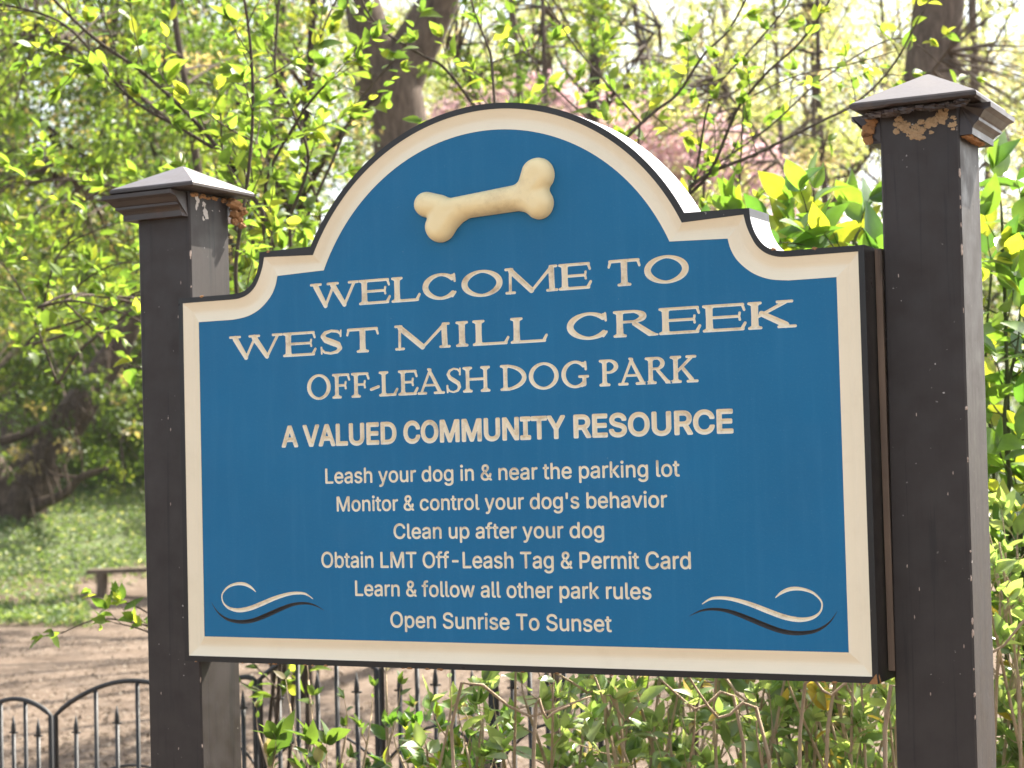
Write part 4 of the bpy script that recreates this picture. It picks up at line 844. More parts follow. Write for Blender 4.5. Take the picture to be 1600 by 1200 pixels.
# cream border: shallow cove between the black rim and the blue panel
mb = MB()
prof = [(0., -.0006), (.04, .0002), (.20, .0030), (.36, .0056), (.46, .0066), (.54, .0066), (.64, .0056), (.80, .0030), (.96, .0002), (1., -.0006)]
v, f = [], []
for t, d in prof:
    for (xw, zw), (xb, zb) in zip(ring_w, ring_b):
        v.append((xw + (xb - xw) * t, d, zw + (zb - zw) * t + ZS))
for r in range(len(prof) - 1):
    for i in range(NR):
        j = (i + 1) % NR
        f.append((r * NR + i, (r + 1) * NR + i, (r + 1) * NR + j, r * NR + j))
mb.add(v, f)
mb.build("border", M['cream'], sign)

panel = bpy.data.objects.new("blue_panel", None)   # replaced by its mesh below
bpy.data.objects.remove(panel)

pieces = {}
g = .0035
H1 = .0412
L1 = [('W', -.3364, -.2440), ('E', -.2408, -.1815), ('L', -.1784, -.1255), ('C', -.1217, -.0560), ('O', -.0500, .0240), ('M', .0291, .1200), ('E', .1237, .1789),
      ('T', .2055, .2610), ('O', .2664, .3390)]
L2 = [('W', -.5029, -.3960), ('E', -.3925, -.3275), ('S', -.3232, -.2725), ('T', -.2688, -.2056), ('M', -.1750, -.0735), ('I', -.0689, -.0335), ('L', -.0303, .0335), ('L', .0374, .1008),
      ('C', .1340, .2075), ('R', .2143, .2870), ('E', .2896, .3560), ('E', .3600, .4275), ('K', .4314, .5027)]
L3 = [('O', -.3476, -.3010), ('F', -.2964, -.2615), ('F', -.2592, -.2245), ('-', -.2248, -.2065), ('L', -.2061, -.1715), ('E', -.1697, -.1335), ('A', -.1340, -.0860), ('S', -.0835, -.0525), ('H', -.0505, -.0036),
      ('D', .0172, .0620), ('O', .0660, .1180), ('G', .1225, .1681), ('P', .1884, .2200), ('A', .2195, .2660), ('R', .2648, .3065), ('K', .3056, .3473)]
pieces[0] = serif_pieces(L1, .5797, H1, .130, .056)
pieces[1] = serif_pieces(L2, .5018, .0407, .138, .056)
pieces[2] = serif_pieces(L3, .4285, .0410, .092, .052)
pieces[3] = []
for t_, a, b in (("A", -.4008, -.3675), ("VALUED", -.3583, -.1766), ("COMMUNITY", -.1637, .1270), ("RESOURCE", .1408, .4022)):
    pieces[3] += sans_pieces(t_, a, b, .3505, .0368, grow=.0020, rnd=.0012, h=.0008)
SM = [("Leash your dog in & near the parking lot", -.3154, .3150, .2888, .0258), ("Monitor & control your dog's behavior", -.2942, .2935, .2428, .0254),
      ("Clean up after your dog", -.1863, .1880, .1976, .0253), ("Obtain LMT Off-Leash Tag & Permit Card", -.3265, .3286, .1508, .0266),
      ("Learn & follow all other park rules", -.2621, .2633, .1050, .0259), ("Open Sunrise To Sunset", -.1961, .1965, .0550, .0262)]
for i, (t_, a, b, z_, c_) in enumerate(SM):
    pieces[4 + i] = sans_pieces(t_, a, b, z_, c_ * .985, grow=.0006, rnd=.0010)


def resample(L, m=90):
    """Catmull-Rom through measured (x, z, half width)"""
    Q = [np.array(L[0])] + [np.array(p) for p in L] + [np.array(L[-1])]
    out = []
    for i in range(1, len(Q) - 2):
        for k in range(5):
            t = k / 5
            a, b, c_, d = Q[i - 1], Q[i], Q[i + 1], Q[i + 2]
            out.append(tuple(.5 * ((2 * b) + (-a + c_) * t + (2 * a - 5 * b + 4 * c_ - d) * t * t + (-a + 3 * b - 3 * c_ + d) * t ** 3)))
    out.append(tuple(L[-1]))
    return out


sw = [(-.4593, .1101, .0006), (-.4689, .1175, .0022), (-.4826, .1228, .0028), (-.4988, .1229, .0024), (-.5151, .1181, .0019), (-.5258, .1092, .0014), (-.5293, .1009, .0012), (-.5262, .0905, .0014), (-.516, .0825, .0022),
      (-.5021, .0790, .0030), (-.4882, .0791, .0036), (-.4698, .0827, .0038), (-.4467, .0905, .0038), (-.4215, .0995, .0034), (-.3966, .1062, .0028), (-.3786, .1086, .0024), (-.363, .1082, .0020), (-.3542, .1053, .0014), (-.3448, .0995, .0006)]
sk = [(-.5513, .0912, .0003), (-.5417, .0780, .0010), (-.5302, .0687, .0018), (-.5164, .0623, .0024), (-.4979, .0594, .0030), (-.4795, .0597, .0034), (-.4611, .0632, .0036), (-.4381, .0710, .0038), (-.4152, .0797, .0036), (-.3925, .0875, .0030),
      (-.3746, .0912, .0024), (-.3568, .0918, .0019), (-.3435, .0896, .0014), (-.3337, .0860, .0009), (-.3233, .0810, .0003)]


def stroke_piece(L, h=.0007):
    L = resample(L)
    A = np.array(L)
    gx = np.arange(A[:, 0].min() - .006, A[:, 0].max() + .006, h); gy = np.arange(A[:, 1].min() - .006, A[:, 1].max() + .006, h)
    X, Y = np.meshgrid(gx, gy)
    return march(segdist(X, Y, polysegs(L)), gx[0], gy[0], h)


def shift(ps):
    return [([(a, b + ZS, d) for a, b, d in v_], f_, [[(a, b + ZS) for a, b in l] for l in lp]) for v_, f_, lp in ps]


bone_hold = []
text_objs = []
names = ['WELCOME TO', 'WEST MILL CREEK', 'OFF-LEASH DOG PARK', 'A VALUED COMMUNITY RESOURCE'] + [s_[0] for s_ in SM]
for i in range(10):
    o = carve_mesh("lettering", shift(pieces[i]), M['letter'], None, slope=1.0 if i < 4 else .9, dmax=.0045)
    o['label'] = 'carved cream line reading ' + names[i]
    text_objs.append(o)
for mirror in (1, -1):
    for L, mm, lb in ((sw, 'letter', 'cream'), (sk, 'scrollblack', 'black')):
        o = carve_mesh("scroll_flourish", shift([stroke_piece([(x * mirror, z, r) for x, z, r in L])]), M[mm], None, slope=.9, dmax=.004)
        o['label'] = lb + ' carved scroll flourish in the ' + ('left' if mirror == 1 else 'right') + ' lower corner'
        text_objs.append(o)

# blue panel with the grooves cut out of it
cu = bpy.data.curves.new("panel", 'CURVE')
cu.dimensions = '2D'
cu.fill_mode = 'FRONT'
for L in [[(x, z + ZS) for x, z in ring_b]] + HOLES:
    sp = cu.splines.new('POLY')
    sp.points.add(len(L) - 1)
    sp.points.foreach_set('co', np.array([(x, z, 0, 1) for x, z in L], dtype=np.float32).ravel())
    sp.use_cyclic_u = True
tmp = bpy.data.objects.new("panel", cu)
COL.objects.link(tmp)
bpy.context.view_layer.update()
me = bpy.data.meshes.new_from_object(tmp.evaluated_get(bpy.context.evaluated_depsgraph_get()))
bpy.data.objects.remove(tmp)
co = np.empty(len(me.vertices) * 3, dtype=np.float32)
me.vertices.foreach_get('co', co)
co = co.reshape(-1, 3)
co2 = np.c_[co[:, 0], np.zeros(len(co)), co[:, 1]].astype(np.float32)
me.vertices.foreach_set('co', co2.ravel())
me.materials.clear()
me.materials.append(M['blue'])
me.update()
panel = link("blue_panel", me, sign)
for o in text_objs:
    o.parent = panel

# raised bone: smooth union of discs and a bar, rounded relief
def bone():
    h = .0011
    gx = np.arange(-.13, .15, h); gy = np.arange(.66, .82, h)
    X, Y = np.meshgrid(gx, gy)
    segs = [(-.0730, .7215, .0178, .0720, .7310, .0212)]
    lobes = [(-.1085, .7335, .0205, -.0870, .7290, .0190), (-.0850, .6955, .0245, -.0775, .7140, .0215),
             (.0925, .7615, .0280, .0810, .7420, .0235), (.0935, .7175, .0245, .0790, .7270, .0215),
             (-.0790, .6985, .0225, -.0520, .7155, .0170)]
    D = segdist(X, Y, segs)
    kk = .010
    for l in lobes:
        d2 = segdist(X, Y, [l])
        hh = np.clip(.5 + .5 * (d2 - D) / kk, 0, 1)
        D = d2 * (1 - hh) + D * hh - kk * hh * (1 - hh)
    v_, f_, _ = march(D, gx[0], gy[0], h)
    R = .0185
    V = []
    for x, y, d in v_:
        e = min(1., max(0., -d) / R)
        V.append((x, -.001 - .023 * math.sqrt(max(0, 1 - (1 - e) ** 2.1)) - .0006 * noise.noise((x * 60, y * 60, 2)), y + ZS))
    n_ = len(V)
    me_ = bpy.data.meshes.new("bone_relief")
    me_.from_pydata(V, [], f_)
    me_.polygons.foreach_set('use_smooth', [True] * len(f_))
    me_.materials.append(M['bone'])
    me_.update()
    return link("bone_relief", me_, panel)


bone()

# spacer strip between board and right post
mb = MB()
mb.box((.6105, .045, ZS + .004), (.6200, .095, ZS + .612))
mb.build("spacer_strip", M['batten'], sign)

# --- posts with moulded pyramid caps
PS = .1151


def post(x0, lean, zapex, zplate, missing, label, endmat='wood'):
    cx, cy = x0 + PS / 2, .0448 + PS / 2
    mb = MB()
    hp = PS / 2
    zt = ZS + zplate - .002
    b = .0028
    ring = [(-hp + b, -hp), (hp - b, -hp), (hp, -hp + b), (hp, hp - b), (hp - b, hp), (-hp + b, hp), (-hp, hp - b), (-hp, -hp + b)]
    zs = [-.3, .3, .7, 1.1, 1.5, 1.9, zt]
    v, f = [], []
    for z in zs:
        l = lean * ((z - ZS) - .4)
        for x, y in ring:
            v.append((cx + x + l, cy + y, z))
    for r in range(len(zs) - 1):
        for i in range(8):
            j = (i + 1) % 8
            f.append((r * 8 + i, r * 8 + j, (r + 1) * 8 + j, (r + 1) * 8 + i))
    f.append(tuple((len(zs) - 1) * 8 + i for i in range(8)))
    mb.add(v, f)
    for i in range(24):                          # nicks along the arris and on the face, down to bare wood
        z = ZS + random.uniform(-.55, .72)
        lump(mb, (x0 + PS + lean * (z - ZS - .4) - .0014, .0448 + .0014, z), random.choice((.0010, .0013, .0013, .0022)), i, (.8, .8, random.uniform(1, 3.5)), 1)
    for i in range(9):
        z = ZS + random.uniform(-.3, .7)
        lump(mb, (x0 + random.uniform(.01, PS - .01) + lean * (z - ZS - .4), .0447, z), .0014, i + 50, (.5, .25, 1.8), 1)
    p = mb.build("post", [M['post'], M['bare']], sign)
    p['label'] = label
    # cap: plate with an eased edge and a low pyramid
    tx = cx + lean * .43
    mb = MB()
    h = .0915
    z0 = ZS + zplate
    prof_ = [(h - .004, 0), (h, .003), (h, .0075), (h - .0025, .0105), (h - .006, .0125)]
    v, f = [], []
    nseg = 4
    for hh, dz in prof_:
        for sx, sy in ((-1, -1), (1, -1), (1, 1), (-1, 1)):
            v.append((tx + sx * hh, cy + sy * hh, z0 + dz))
    for r in range(len(prof_) - 1):
        for i in range(4):
            j = (i + 1) % 4
            f.append((r * 4 + i, r * 4 + j, (r + 1) * 4 + j, (r + 1) * 4 + i))
    f.append((3, 2, 1, 0))
    a = len(v)
    t_ = .004
    for sx, sy in ((-1, -1), (1, -1), (1, 1), (-1, 1)):
        v.append((tx + sx * t_, cy + sy * t_, ZS + zapex - .0012))
    top = (len(prof_) - 1) * 4
    for i in range(4):
        j = (i + 1) % 4
        f.append((top + i, top + j, a + j, a + i))
    v.append((tx, cy, ZS + zapex))
    for i in range(4):
        f.append((a + i, a + (i + 1) % 4, a + 4))
    mb.add(v, f)
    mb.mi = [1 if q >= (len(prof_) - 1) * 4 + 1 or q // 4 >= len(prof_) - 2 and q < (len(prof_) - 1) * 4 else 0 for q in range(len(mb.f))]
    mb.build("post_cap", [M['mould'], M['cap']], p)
    # mouldings, mitred lengths on the four faces; one is broken off
    mp = [(0., -.002), (.044, -.002), (.044, -.009), (.036, -.013), (.030, -.021), (.0275, -.0225), (.0275, -.027), (.021, -.031), (.0175, -.036), (.0175, -.046), (0., -.046)]
    for k, (nx_, ny_) in enumerate(((0, -1), (1, 0), (0, 1), (-1, 0))):
        if k in missing:
            continue
        v, f, mi = [], [], []
        txv, tyv = -ny_, nx_
        for e in (-1, 1):
            nb = (k + e) % 4
            for o_, dz in mp:
                along = hp + o_ if nb not in missing else hp - .004 + .003 * math.sin(dz * 900)
                v.append((tx + nx_ * (hp + o_) + txv * e * along, cy + ny_ * (hp + o_) + tyv * e * along, z0 + dz))
        m_ = len(mp)
        mb = MB()
        mb.add(v, [(i, (i + 1) % m_, m_ + (i + 1) % m_, m_ + i) for i in range(m_)], 0)
        mb.add(v, [tuple(range(m_))[::-1], tuple(range(m_, 2 * m_))], 1)
        mb.build("moulding", [M['mould'], M[endmat]], p)
    return p, tx, cy, z0


pl, tx, cy, z0 = post(-.7291, -.0071, .8634, .8083, {1}, "dark post on the left, pale residue under its cap", 'mould')
mb = MB()
for i in range(16):
    a = random.uniform(-.9, .95)
    lump(mb, (tx + PS / 2 + .001, cy + a * PS / 2, z0 - .004 - .006 * random.random()), random.uniform(.0022, .0052), i, (.55, 1.5, .7))
mb.build("broken_edge", M['wood'], pl, smooth=True)
mb = MB()
for i, (yy, zz, s_) in enumerate(((-.034, -.016, .007), (-.036, -.026, .006), (-.016, -.022, .006), (-.012, -.036, .0085), (-.018, -.046, .006), (-.008, -.043, .006), (.01, -.03, .004), (.03, -.028, .004))):
    lump(mb, (tx + PS / 2, cy + yy, z0 + zz), s_, i + 20, (.10, 1, 1.1))
mb.build("glue_residue", painted("pale_residue", (.62, .56, .50), (.3, .27, .24), .9, spec=.1), pl)
# scrap of broken moulding hanging at the rear corner
mb = MB()
for i in range(7):
    lump(mb, (tx + PS / 2 + .010 + .010 * random.random(), cy + PS / 2 - .006 + .02 * random.random(), z0 - .012 - i * .0065), .013 - i * .001, i + 40, (.9, .9, .8))
mb.build("broken_moulding", M['wood'], pl)

pr, tx, cy, z0 = post(.6215, .0070, .8685, .8109, {0}, "dark post on the right, tan residue under its cap", 'mould')
mb = MB()
clus = [(-.52, -.022), (-.36, -.027), (-.22, -.030), (-.08, -.034), (.04, -.036), (.16, -.030), (.26, -.024), (.36, -.026), (.48, -.018), (.60, -.015), (.72, -.013), (.86, -.030)]
for i in range(120):
    a, zz = random.choice(clus)
    a += random.gauss(0, .06); zz += random.gauss(0, .0050)
    lump(mb, (tx + max(-.8, min(.9, a)) * PS / 2, cy - PS / 2 + .0006, z0 + min(-.006, zz)), random.choice((.0016, .0024, .0034, .0050)), i + 60, (1.15, .55, .85))
mb.build("glue_residue", M['residue'], pr)
mb = MB()
for i in range(22):
    lump(mb, (tx - PS * .62 + PS * 1.2 * i / 21, cy - PS / 2 - .012 - .014 * random.random(), z0 - .004 - .004 * random.random()), random.uniform(.004, .009), i + 120, (1.4, .9, .6))
mb.build("broken_edge", M['mould'], pr)
# bright broken end at the left and under the right moulding
mb = MB()
for i in range(8):
    lump(mb, (tx - PS / 2 - .010 - .012 * random.random(), cy - PS / 2 + .000 + .004 * random.random(), z0 - .008 - i * .0046), .0075, i + 150, (.9, .35, .8))
mb.build("broken_moulding", M['wood'], pr)
mb = MB()
for i in range(9):
    lump(mb, (tx + PS / 2 + .008, cy - PS / 2 + .012 + i * .010, z0 - .046 - .002 * random.random()), .0065, i + 170, (1.1, 1.0, .6))
mb.build("broken_moulding", M['wood'], pr)

# yellow leaf lying on the left cap
lf = Leaves()
lf.add((-.6805 + .062, .1024 - .012, ZS + .8262), (.25, .95, .0), (.5, 0, .85), .045, .016, (.62, .52, .03))
o = lf.build("fallen_leaf", M['leaf'], None)
tag(o, "small yellow leaf lying on the sloping top of the left post cap", "leaf")


# ------------------------------------------------------------------ ground
def terrain():
    nx, ny = 150, 170
    us = np.linspace(-1, 1, nx)
    xs = np.sign(us) * (np.abs(us) ** 1.6) * 75 - 6
    ts = np.linspace(0, 1, ny)
    ys = -14 + 124 * ts ** 1.35
    V = np.array([(x, y, ground_z(x, y)) for y in ys for x in xs])
    idx = np.arange(nx * ny).reshape(ny, nx)
    F = np.stack([idx[:-1, :-1], idx[:-1, 1:], idx[1:, 1:], idx[1:, :-1]], -1).reshape(-1, 4)
    o = np_mesh("ground", V, F, None, M['dirt'], smooth=True)
    o.data.materials.append(M['floor'])
    mi = np.zeros(len(F), np.int32)
    cen = V[F].mean(1)
    d = depth_of(cen[:, 0], cen[:, 1])
    nn = np.array([noise.noise((x * .4, y * .4, 9)) for x, y, _ in cen])
    mi[d + nn * 2.2 > 24.5] = 1
    o.data.polygons.foreach_set('material_index', mi)
    tag(o, kind='structure')
    return o


terrain()


def scatter_ground(nm, n, ulo, uhi, dlo, dhi, size, cols, material, upright=.3, lift=.01, patch=None, ar=.6):
    lf = Leaves()
    u = RNG.uniform(ulo, uhi, n)
    d = dlo * (dhi / dlo) ** RNG.random(n) if dhi > dlo else np.full(n, dlo)
    P = []
    for a, b in zip(u, d):
        p = at(a, 724, b)
        if patch is None or patch(p[0], p[1], b, a):
            P.append((p[0], p[1], ground_z(p[0], p[1]) + lift * random.random()))
    P = np.array(P)
    k = len(P)
    D = rdir(k); D[:, 2] = np.abs(D[:, 2]) * upright + .05
    Nn = rdir(k, 2.5)
    L = RNG.uniform(.6, 1.3, k) * size
    lf.add(P, D, Nn, L, L * ar, cols(k))
    o = lf.build(nm, material, None, detail=False, fold=.5, bend=.3)
    tag(o, kind='stuff')
    return o


def pn(x, y, s, z=0):
    return noise.noise((x * s, y * s, z))


scatter_ground("leaf_litter", 26000, -250, 1250, 5.2, 23, .034, lambda k: leafcols(k, (.09, .065, .048), (.23, .185, .145), (.36, .31, .26), .15), M['petal'], .25, .012,
               lambda x, y, d, u: pn(x, y, .8) > -.4)
scatter_ground("ground_cover", 150000, -220, 1300, 18.5, 46, .062, lambda k: leafcols(k, (.070, .125, .042), (.135, .190, .085), (.34, .36, .25), .10), M['leafdark'], .7, .10,
               lambda x, y, d, u: ((d + 2.2 * pn(x, y, .45, 5) > 22.9 + (1.2 if u > 120 else 0)) or (u < 135 and d > 19.3 + 1.3 * pn(x, y, .8, 2) and d < 21.6 + pn(x, y, .7, 4))) and pn(x, y, 2.2, 7) > -.38)


# ------------------------------------------------------------------ woody plants
def bez(P, m=6):
    """smooth polyline through points"""
    Q = [np.array(P[0], float)] + [np.array(p, float) for p in P] + [np.array(P[-1], float)]
    out = []
    for i in range(1, len(Q) - 2):
        for k in range(m):
            t = k / m
            a, b, c_, d = Q[i - 1], Q[i], Q[i + 1], Q[i + 2]
            out.append(.5 * ((2 * b) + (-a + c_) * t + (2 * a - 5 * b + 4 * c_ - d) * t * t + (-a + 3 * b - 3 * c_ + d) * t ** 3))
    out.append(Q[-1])
    return np.array(out)


def spray(lv, mbt, line, r0, r1, step, tl, leaf, cols, start=.15, droop=0., lw=.5, tipn=4, nodes=.035, up=.5, side=1.0, bare=0.):
    """twigs with leaves along a branch line"""
    seg = np.linalg.norm(np.diff(line, axis=0), axis=1)
    cum = np.r_[0, np.cumsum(seg)]
    tot = cum[-1]
    s = tot * start

    def point(q):
        i = min(len(seg) - 1, max(0, np.searchsorted(cum, q) - 1))
        t = (q - cum[i]) / (seg[i] + 1e-9)
        return line[i] + (line[i + 1] - line[i]) * t, (line[i + 1] - line[i]) / (seg[i] + 1e-9)
    while s < tot:
        p, t = point(s)
        k = rdir(1, up)[0] * side
        d = t * .55 + k * .75
        d /= np.linalg.norm(d)
        L = tl * random.uniform(.35, 1.15) * (1 - .45 * s / tot)
        if random.random() > bare:
            twig(lv, mbt, p, d, L, max(.0009, r1 * .7), leaf, cols, lw, tipn, nodes, up, droop)
        s += step * random.uniform(.5, 1.5)
    p, t = point(tot * .999)
    twig(lv, mbt, p, t, tl * .5, max(.0009, r1 * .7), leaf, cols, lw, tipn, nodes, up, droop)


def twig(lv, mbt, p, d, L, r, leaf, cols, lw, tipn, nodes, up, droop=0.):
    m = 4
    pts = [np.array(p)]
    dd = np.array(d)
    for i in range(m):
        dd = dd + rdir(1)[0] * .16 + np.array([0, 0, .10 * up - droop])
        dd /= np.linalg.norm(dd)
        pts.append(pts[-1] + dd * L / m)
    if mbt is not None:
        mbt.tube(pts, [r, r * .9, r * .75, r * .6, r * .35], 4, cap=False)
    pts = np.array(pts)
    k = max(1, int(L / nodes))
    q = (np.arange(k) + .6) / k * m * .98
    i = np.minimum(m - 1, q.astype(int))
    P = pts[i] + (pts[i + 1] - pts[i]) * (q - i)[:, None]
    T = (pts[i + 1] - pts[i]); T /= np.linalg.norm(T, axis=1, keepdims=True)
    sd = rdir(k); sd[:, 2] *= .5
    D = T * .55 + sd * .85
    Nn = rdir(k) * .75 + np.array([0, 0, 1.0])
    Lf = leaf * RNG.uniform(.40, 1.25, k)
    shade = random.uniform(.78, 1.18)                       # leaves of one twig are of one age
    lv.add(P, D, Nn, Lf, Lf * lw * RNG.uniform(.65, 1.3, k), cols(k) * shade)
    if tipn:
        k = tipn
        P = np.repeat(pts[-1:], k, 0)
        D = rdir(k) * .8 + dd * .9
        Lf = leaf * RNG.uniform(.5, 1.05, k)
        lv.add(P, D, rdir(k) + np.array([0, 0, .6]), Lf, Lf * lw, cols(k))


def px_line(P, d0, d1=None):
    d1 = d0 if d1 is None else d1
    m = len(P)
    return bez([at(u, v, d0 + (d1 - d0) * i / (m - 1)) for i, (u, v) in enumerate(P)])


spring = lambda k: leafcols(k, (.070, .135, .026), (.140, .205, .036), (.20, .24, .038), .14)
yellow = lambda k: leafcols(k, (.19, .24, .06), (.32, .32, .12), (.38, .31, .16), .25)
midgreen = lambda k: leafcols(k, (.055, .105, .024), (.115, .170, .036), (.26, .22, .13), .16)
darkgreen = lambda k: leafcols(k, (.038, .070, .019), (.088, .132, .031), (.26, .22, .13), .14)
bigleaf = lambda k: leafcols(k, (.065, .15, .030), (.14, .23, .035), (.26, .29, .035), .18)
honey = lambda k: leafcols(k, (.14, .23, .075), (.30, .36, .17), (.46, .33, .08), .04)


def shrub(name, label, cat, branches, stemmat, leafmat, leaf, cols, tl, step, base=None, group=None, start=.15, extra=None, **kw):
    base = base if base is not None else branches[0][0][0]
    root = empty(name, base, label, cat, group)
    mbs, lv = MB(), Leaves()
    for line, r0, r1 in branches:
        m_ = len(line)
        rr = [r0 + (r1 - r0) * (i / (m_ - 1)) for i in range(m_)]
        mbs.tube([tuple(p - np.array(base)) for p in line], rr, 7, wob=.12)
    for line, r0, r1 in (extra or []):
        mbs.tube([tuple(p - np.array(base)) for p in line], [r0 + (r1 - r0) * (i / (len(line) - 1)) for i in range(len(line))], 7, wob=.12)
    mbt = MB()
    for line, r0, r1 in branches:
        spray(lv, mbt, line, r0, r1, step, tl, leaf, cols, start=start, **kw)
    for v_ in range(len(mbt.v)):
        mbt.v[v_] = tuple(np.array(mbt.v[v_]) - np.array(base))
    mbs.add(mbt.v, mbt.f)
    mbs.build("stems", stemmat, root, smooth=True)
    lv.build("foliage", leafmat, root, origin=base)
    return root


# spicebush behind the left half of the sign: long stems up to and beyond the top of the frame
D0 = 5.0
br = []
base = gp(420, 5.6)
for P, d0, d1, r0, r1 in (
        ([(372, 480), (368, 420), (376, 350), (388, 270), (395, 170), (390, 60), (372, -60)], 4.6, 4.5, .0065, .0032),
        ([(430, 400), (415, 290), (470, 180), (520, 120)], 5.2, 5.0, .007, .003),
        ([(452, 340), (482, 250), (455, 170), (430, 110), (440, -40)], 5.3, 5.2, .006, .003),
        ([(410, 330), (350, 245), (300, 185), (225, 115), (150, 62), (85, 0), (40, -60)], 5.0, 5.4, .0078, .0042),
        ([(380, 260), (290, 205), (200, 150), (120, 55), (60, 20), (-40, 0)], 5.1, 5.3, .0065, .003),
        ([(470, 360), (520, 250), (560, 160), (620, 90)], 5.6, 5.7, .006, .003),
        ([(500, 330), (470, 200), (500, 60), (540, -30)], 5.9, 6.0, .006, .003),
        ([(330, 420), (250, 330), (150, 285), (20, 285)], 5.8, 6.2, .006, .002)):
    line = px_line(P, d0, d1)
    low = bez([base + np.array([random.uniform(-.15, .15), random.uniform(-.15, .15), 0]), (base * .5 + line[0] * .5) + np.array([.0, .1, .1]), line[0]])
    br.append((np.concatenate([low[:-1], line]), r0, r1))
shrub("spicebush", "spicebush with bright spring leaves on long grey stems, between the left post and the arch", "shrub", br, M['twig'], M['leaf'], .062, spring, .32, .062, base=base, start=.33, lw=.48, nodes=.032, tipn=5)

# second one behind the top of the arch
base = gp(900, 6.4)
br = []
for P, d0, d1, r0, r1 in (
        ([(775, 200), (770, 120), (766, 83), (752, 47), (739, 10), (730, -40)], 5.0, 5.1, .0048, .0025),
        ([(760, 190), (697, 109), (661, 87), (607, 54), (575, 20), (555, -30)], 5.2, 5.3, .0055, .003),
        ([(960, 240), (984, 210), (1023, 174), (1060, 145), (1100, 85), (1140, 45), (1180, -30)], 5.2, 5.4, .006, .003),
        ([(1000, 190), (930, 110), (890, 60), (840, -20)], 5.6, 5.8, .0045, .002),
        ([(960, 220), (880, 150), (830, 90), (800, 20), (790, -40)], 6.0, 6.1, .004, .002)):
    line = px_line(P, d0, d1)
    low = bez([base + np.array([random.uniform(-.1, .1), random.uniform(-.1, .1), 0]), (base * .5 + line[0] * .5), line[0]])
    br.append((np.concatenate([low[:-1], line]), r0, r1))
shrub("spicebush", "thin spicebush with scattered light leaves rising just behind the top of the arch", "shrub", br, M['twig'], M['leaf'], .060, spring, .28, .080, base=base, start=.50, lw=.5, nodes=.04)

# third: fan of dark arching branches at the right of the arch
base = gp(1075, 6.0)
br = []
for P, d0, d1, r0, r1 in (
        ([(1060, 330), (1075, 297), (1110, 270), (1180, 241), (1236, 213), (1292, 185), (1327, 168), (1372, 130), (1407, 84), (1440, 20)], 5.0, 5.2, .0062, .0026),
        ([(1070, 310), (1110, 268), (1145, 185), (1162, 157), (1197, 115), (1250, 66), (1292, 7), (1320, -50)], 5.05, 5.0, .0055, .0024),
        ([(1062, 330), (1085, 280), (1092, 245), (1106, 168), (1131, 122), (1173, 77), (1229, 10), (1250, -40)], 5.1, 5.1, .0045, .002),
        ([(1162, 157), (1240, 120), (1330, 100), (1400, 80)], 5.2, 5.4, .003, .0015),
        ([(1100, 270), (1200, 200), (1290, 120), (1400, 60), (1470, 100)], 5.6, 5.8, .0045, .002)):
    line = px_line(P, d0, d1)
    low = bez([base, (base * .5 + line[0] * .5), line[0]])
    br.append((np.concatenate([low[:-1], line]), r0, r1))
shrub("spicebush", "spicebush with dark arching branches fanning out between the arch and the right post", "shrub", br, M['twig'], M['leaf'], .050, spring, .26, .095, base=base, start=.45, lw=.52, nodes=.045)

# left of the left post
base = gp(120, 7.2)
br = []
for P, d0, d1, r0, r1 in (
        ([(60, 480), (110, 470), (160, 480), (215, 500), (260, 540)], 6.0, 5.8, .005, .002),
        ([(100, 470), (150, 520), (200, 570), (240, 570)], 6.0, 6.0, .004, .0018),
        ([(90, 600), (40, 470), (0, 410), (-60, 380)], 6.4, 6.6, .005, .002),
        ([(60, 520), (90, 400), (150, 360), (215, 340)], 6.6, 6.6, .005, .002),
        ([(40, 540), (130, 440), (200, 410), (260, 430)], 7.0, 7.0, .005, .002)):
    line = px_line(P, d0, d1)
    br.append((line, r0, r1))
base = gp(288, 6.5)
br.append((bez([base, base * .5 + br[0][0][0] * .5, br[0][0][0]]), .008, .006))
br.append((bez([base, base * .5 + br[3][0][0] * .5 + np.array([.1, 0, 0]), br[3][0][0]]), .008, .006))
br.append((bez([base, base * .5 + br[2][0][0] * .5 + np.array([-.1, 0, 0]), br[2][0][0]]), .008, .006))
shrub("spicebush", "low spicebush with arching leafy twigs beside the left edge of the left post", "shrub", br[:5] , M['twig'], M['leaf'], .066, spring, .32, .058, base=base, start=.0, extra=[(bez([base, at(280, 640, 6.5), at(255, 500 - 12 * k_, 6.4), at(190, 440 + 14 * k_, 6.4) * .5 + l_[0][0] * .5, l_[0][0]]), .0042, l_[1]) for k_, l_ in enumerate(br[:5])], lw=.48, nodes=.035)

# broad-leaved shrub at the right: large leaves behind the shoulder of the sign and beside the right post
def broad(label, lines, base, leaf, step, tl):
    br = []
    for P, d0, d1 in lines:
        line = px_line(P, d0, d1)
        low = bez([base + np.array([random.uniform(-.15, .15), random.uniform(-.15, .15), 0]), base * .5 + line[0] * .5, line[0]])
        br.append((np.concatenate([low[:-1], line]), .008, .003))
    return shrub("broadleaf_shrub", label, "shrub", br, M['twiggreen'], M['leafgloss'], leaf, bigleaf, tl, step, base=base, start=.52, lw=.52, nodes=.05, tipn=3)


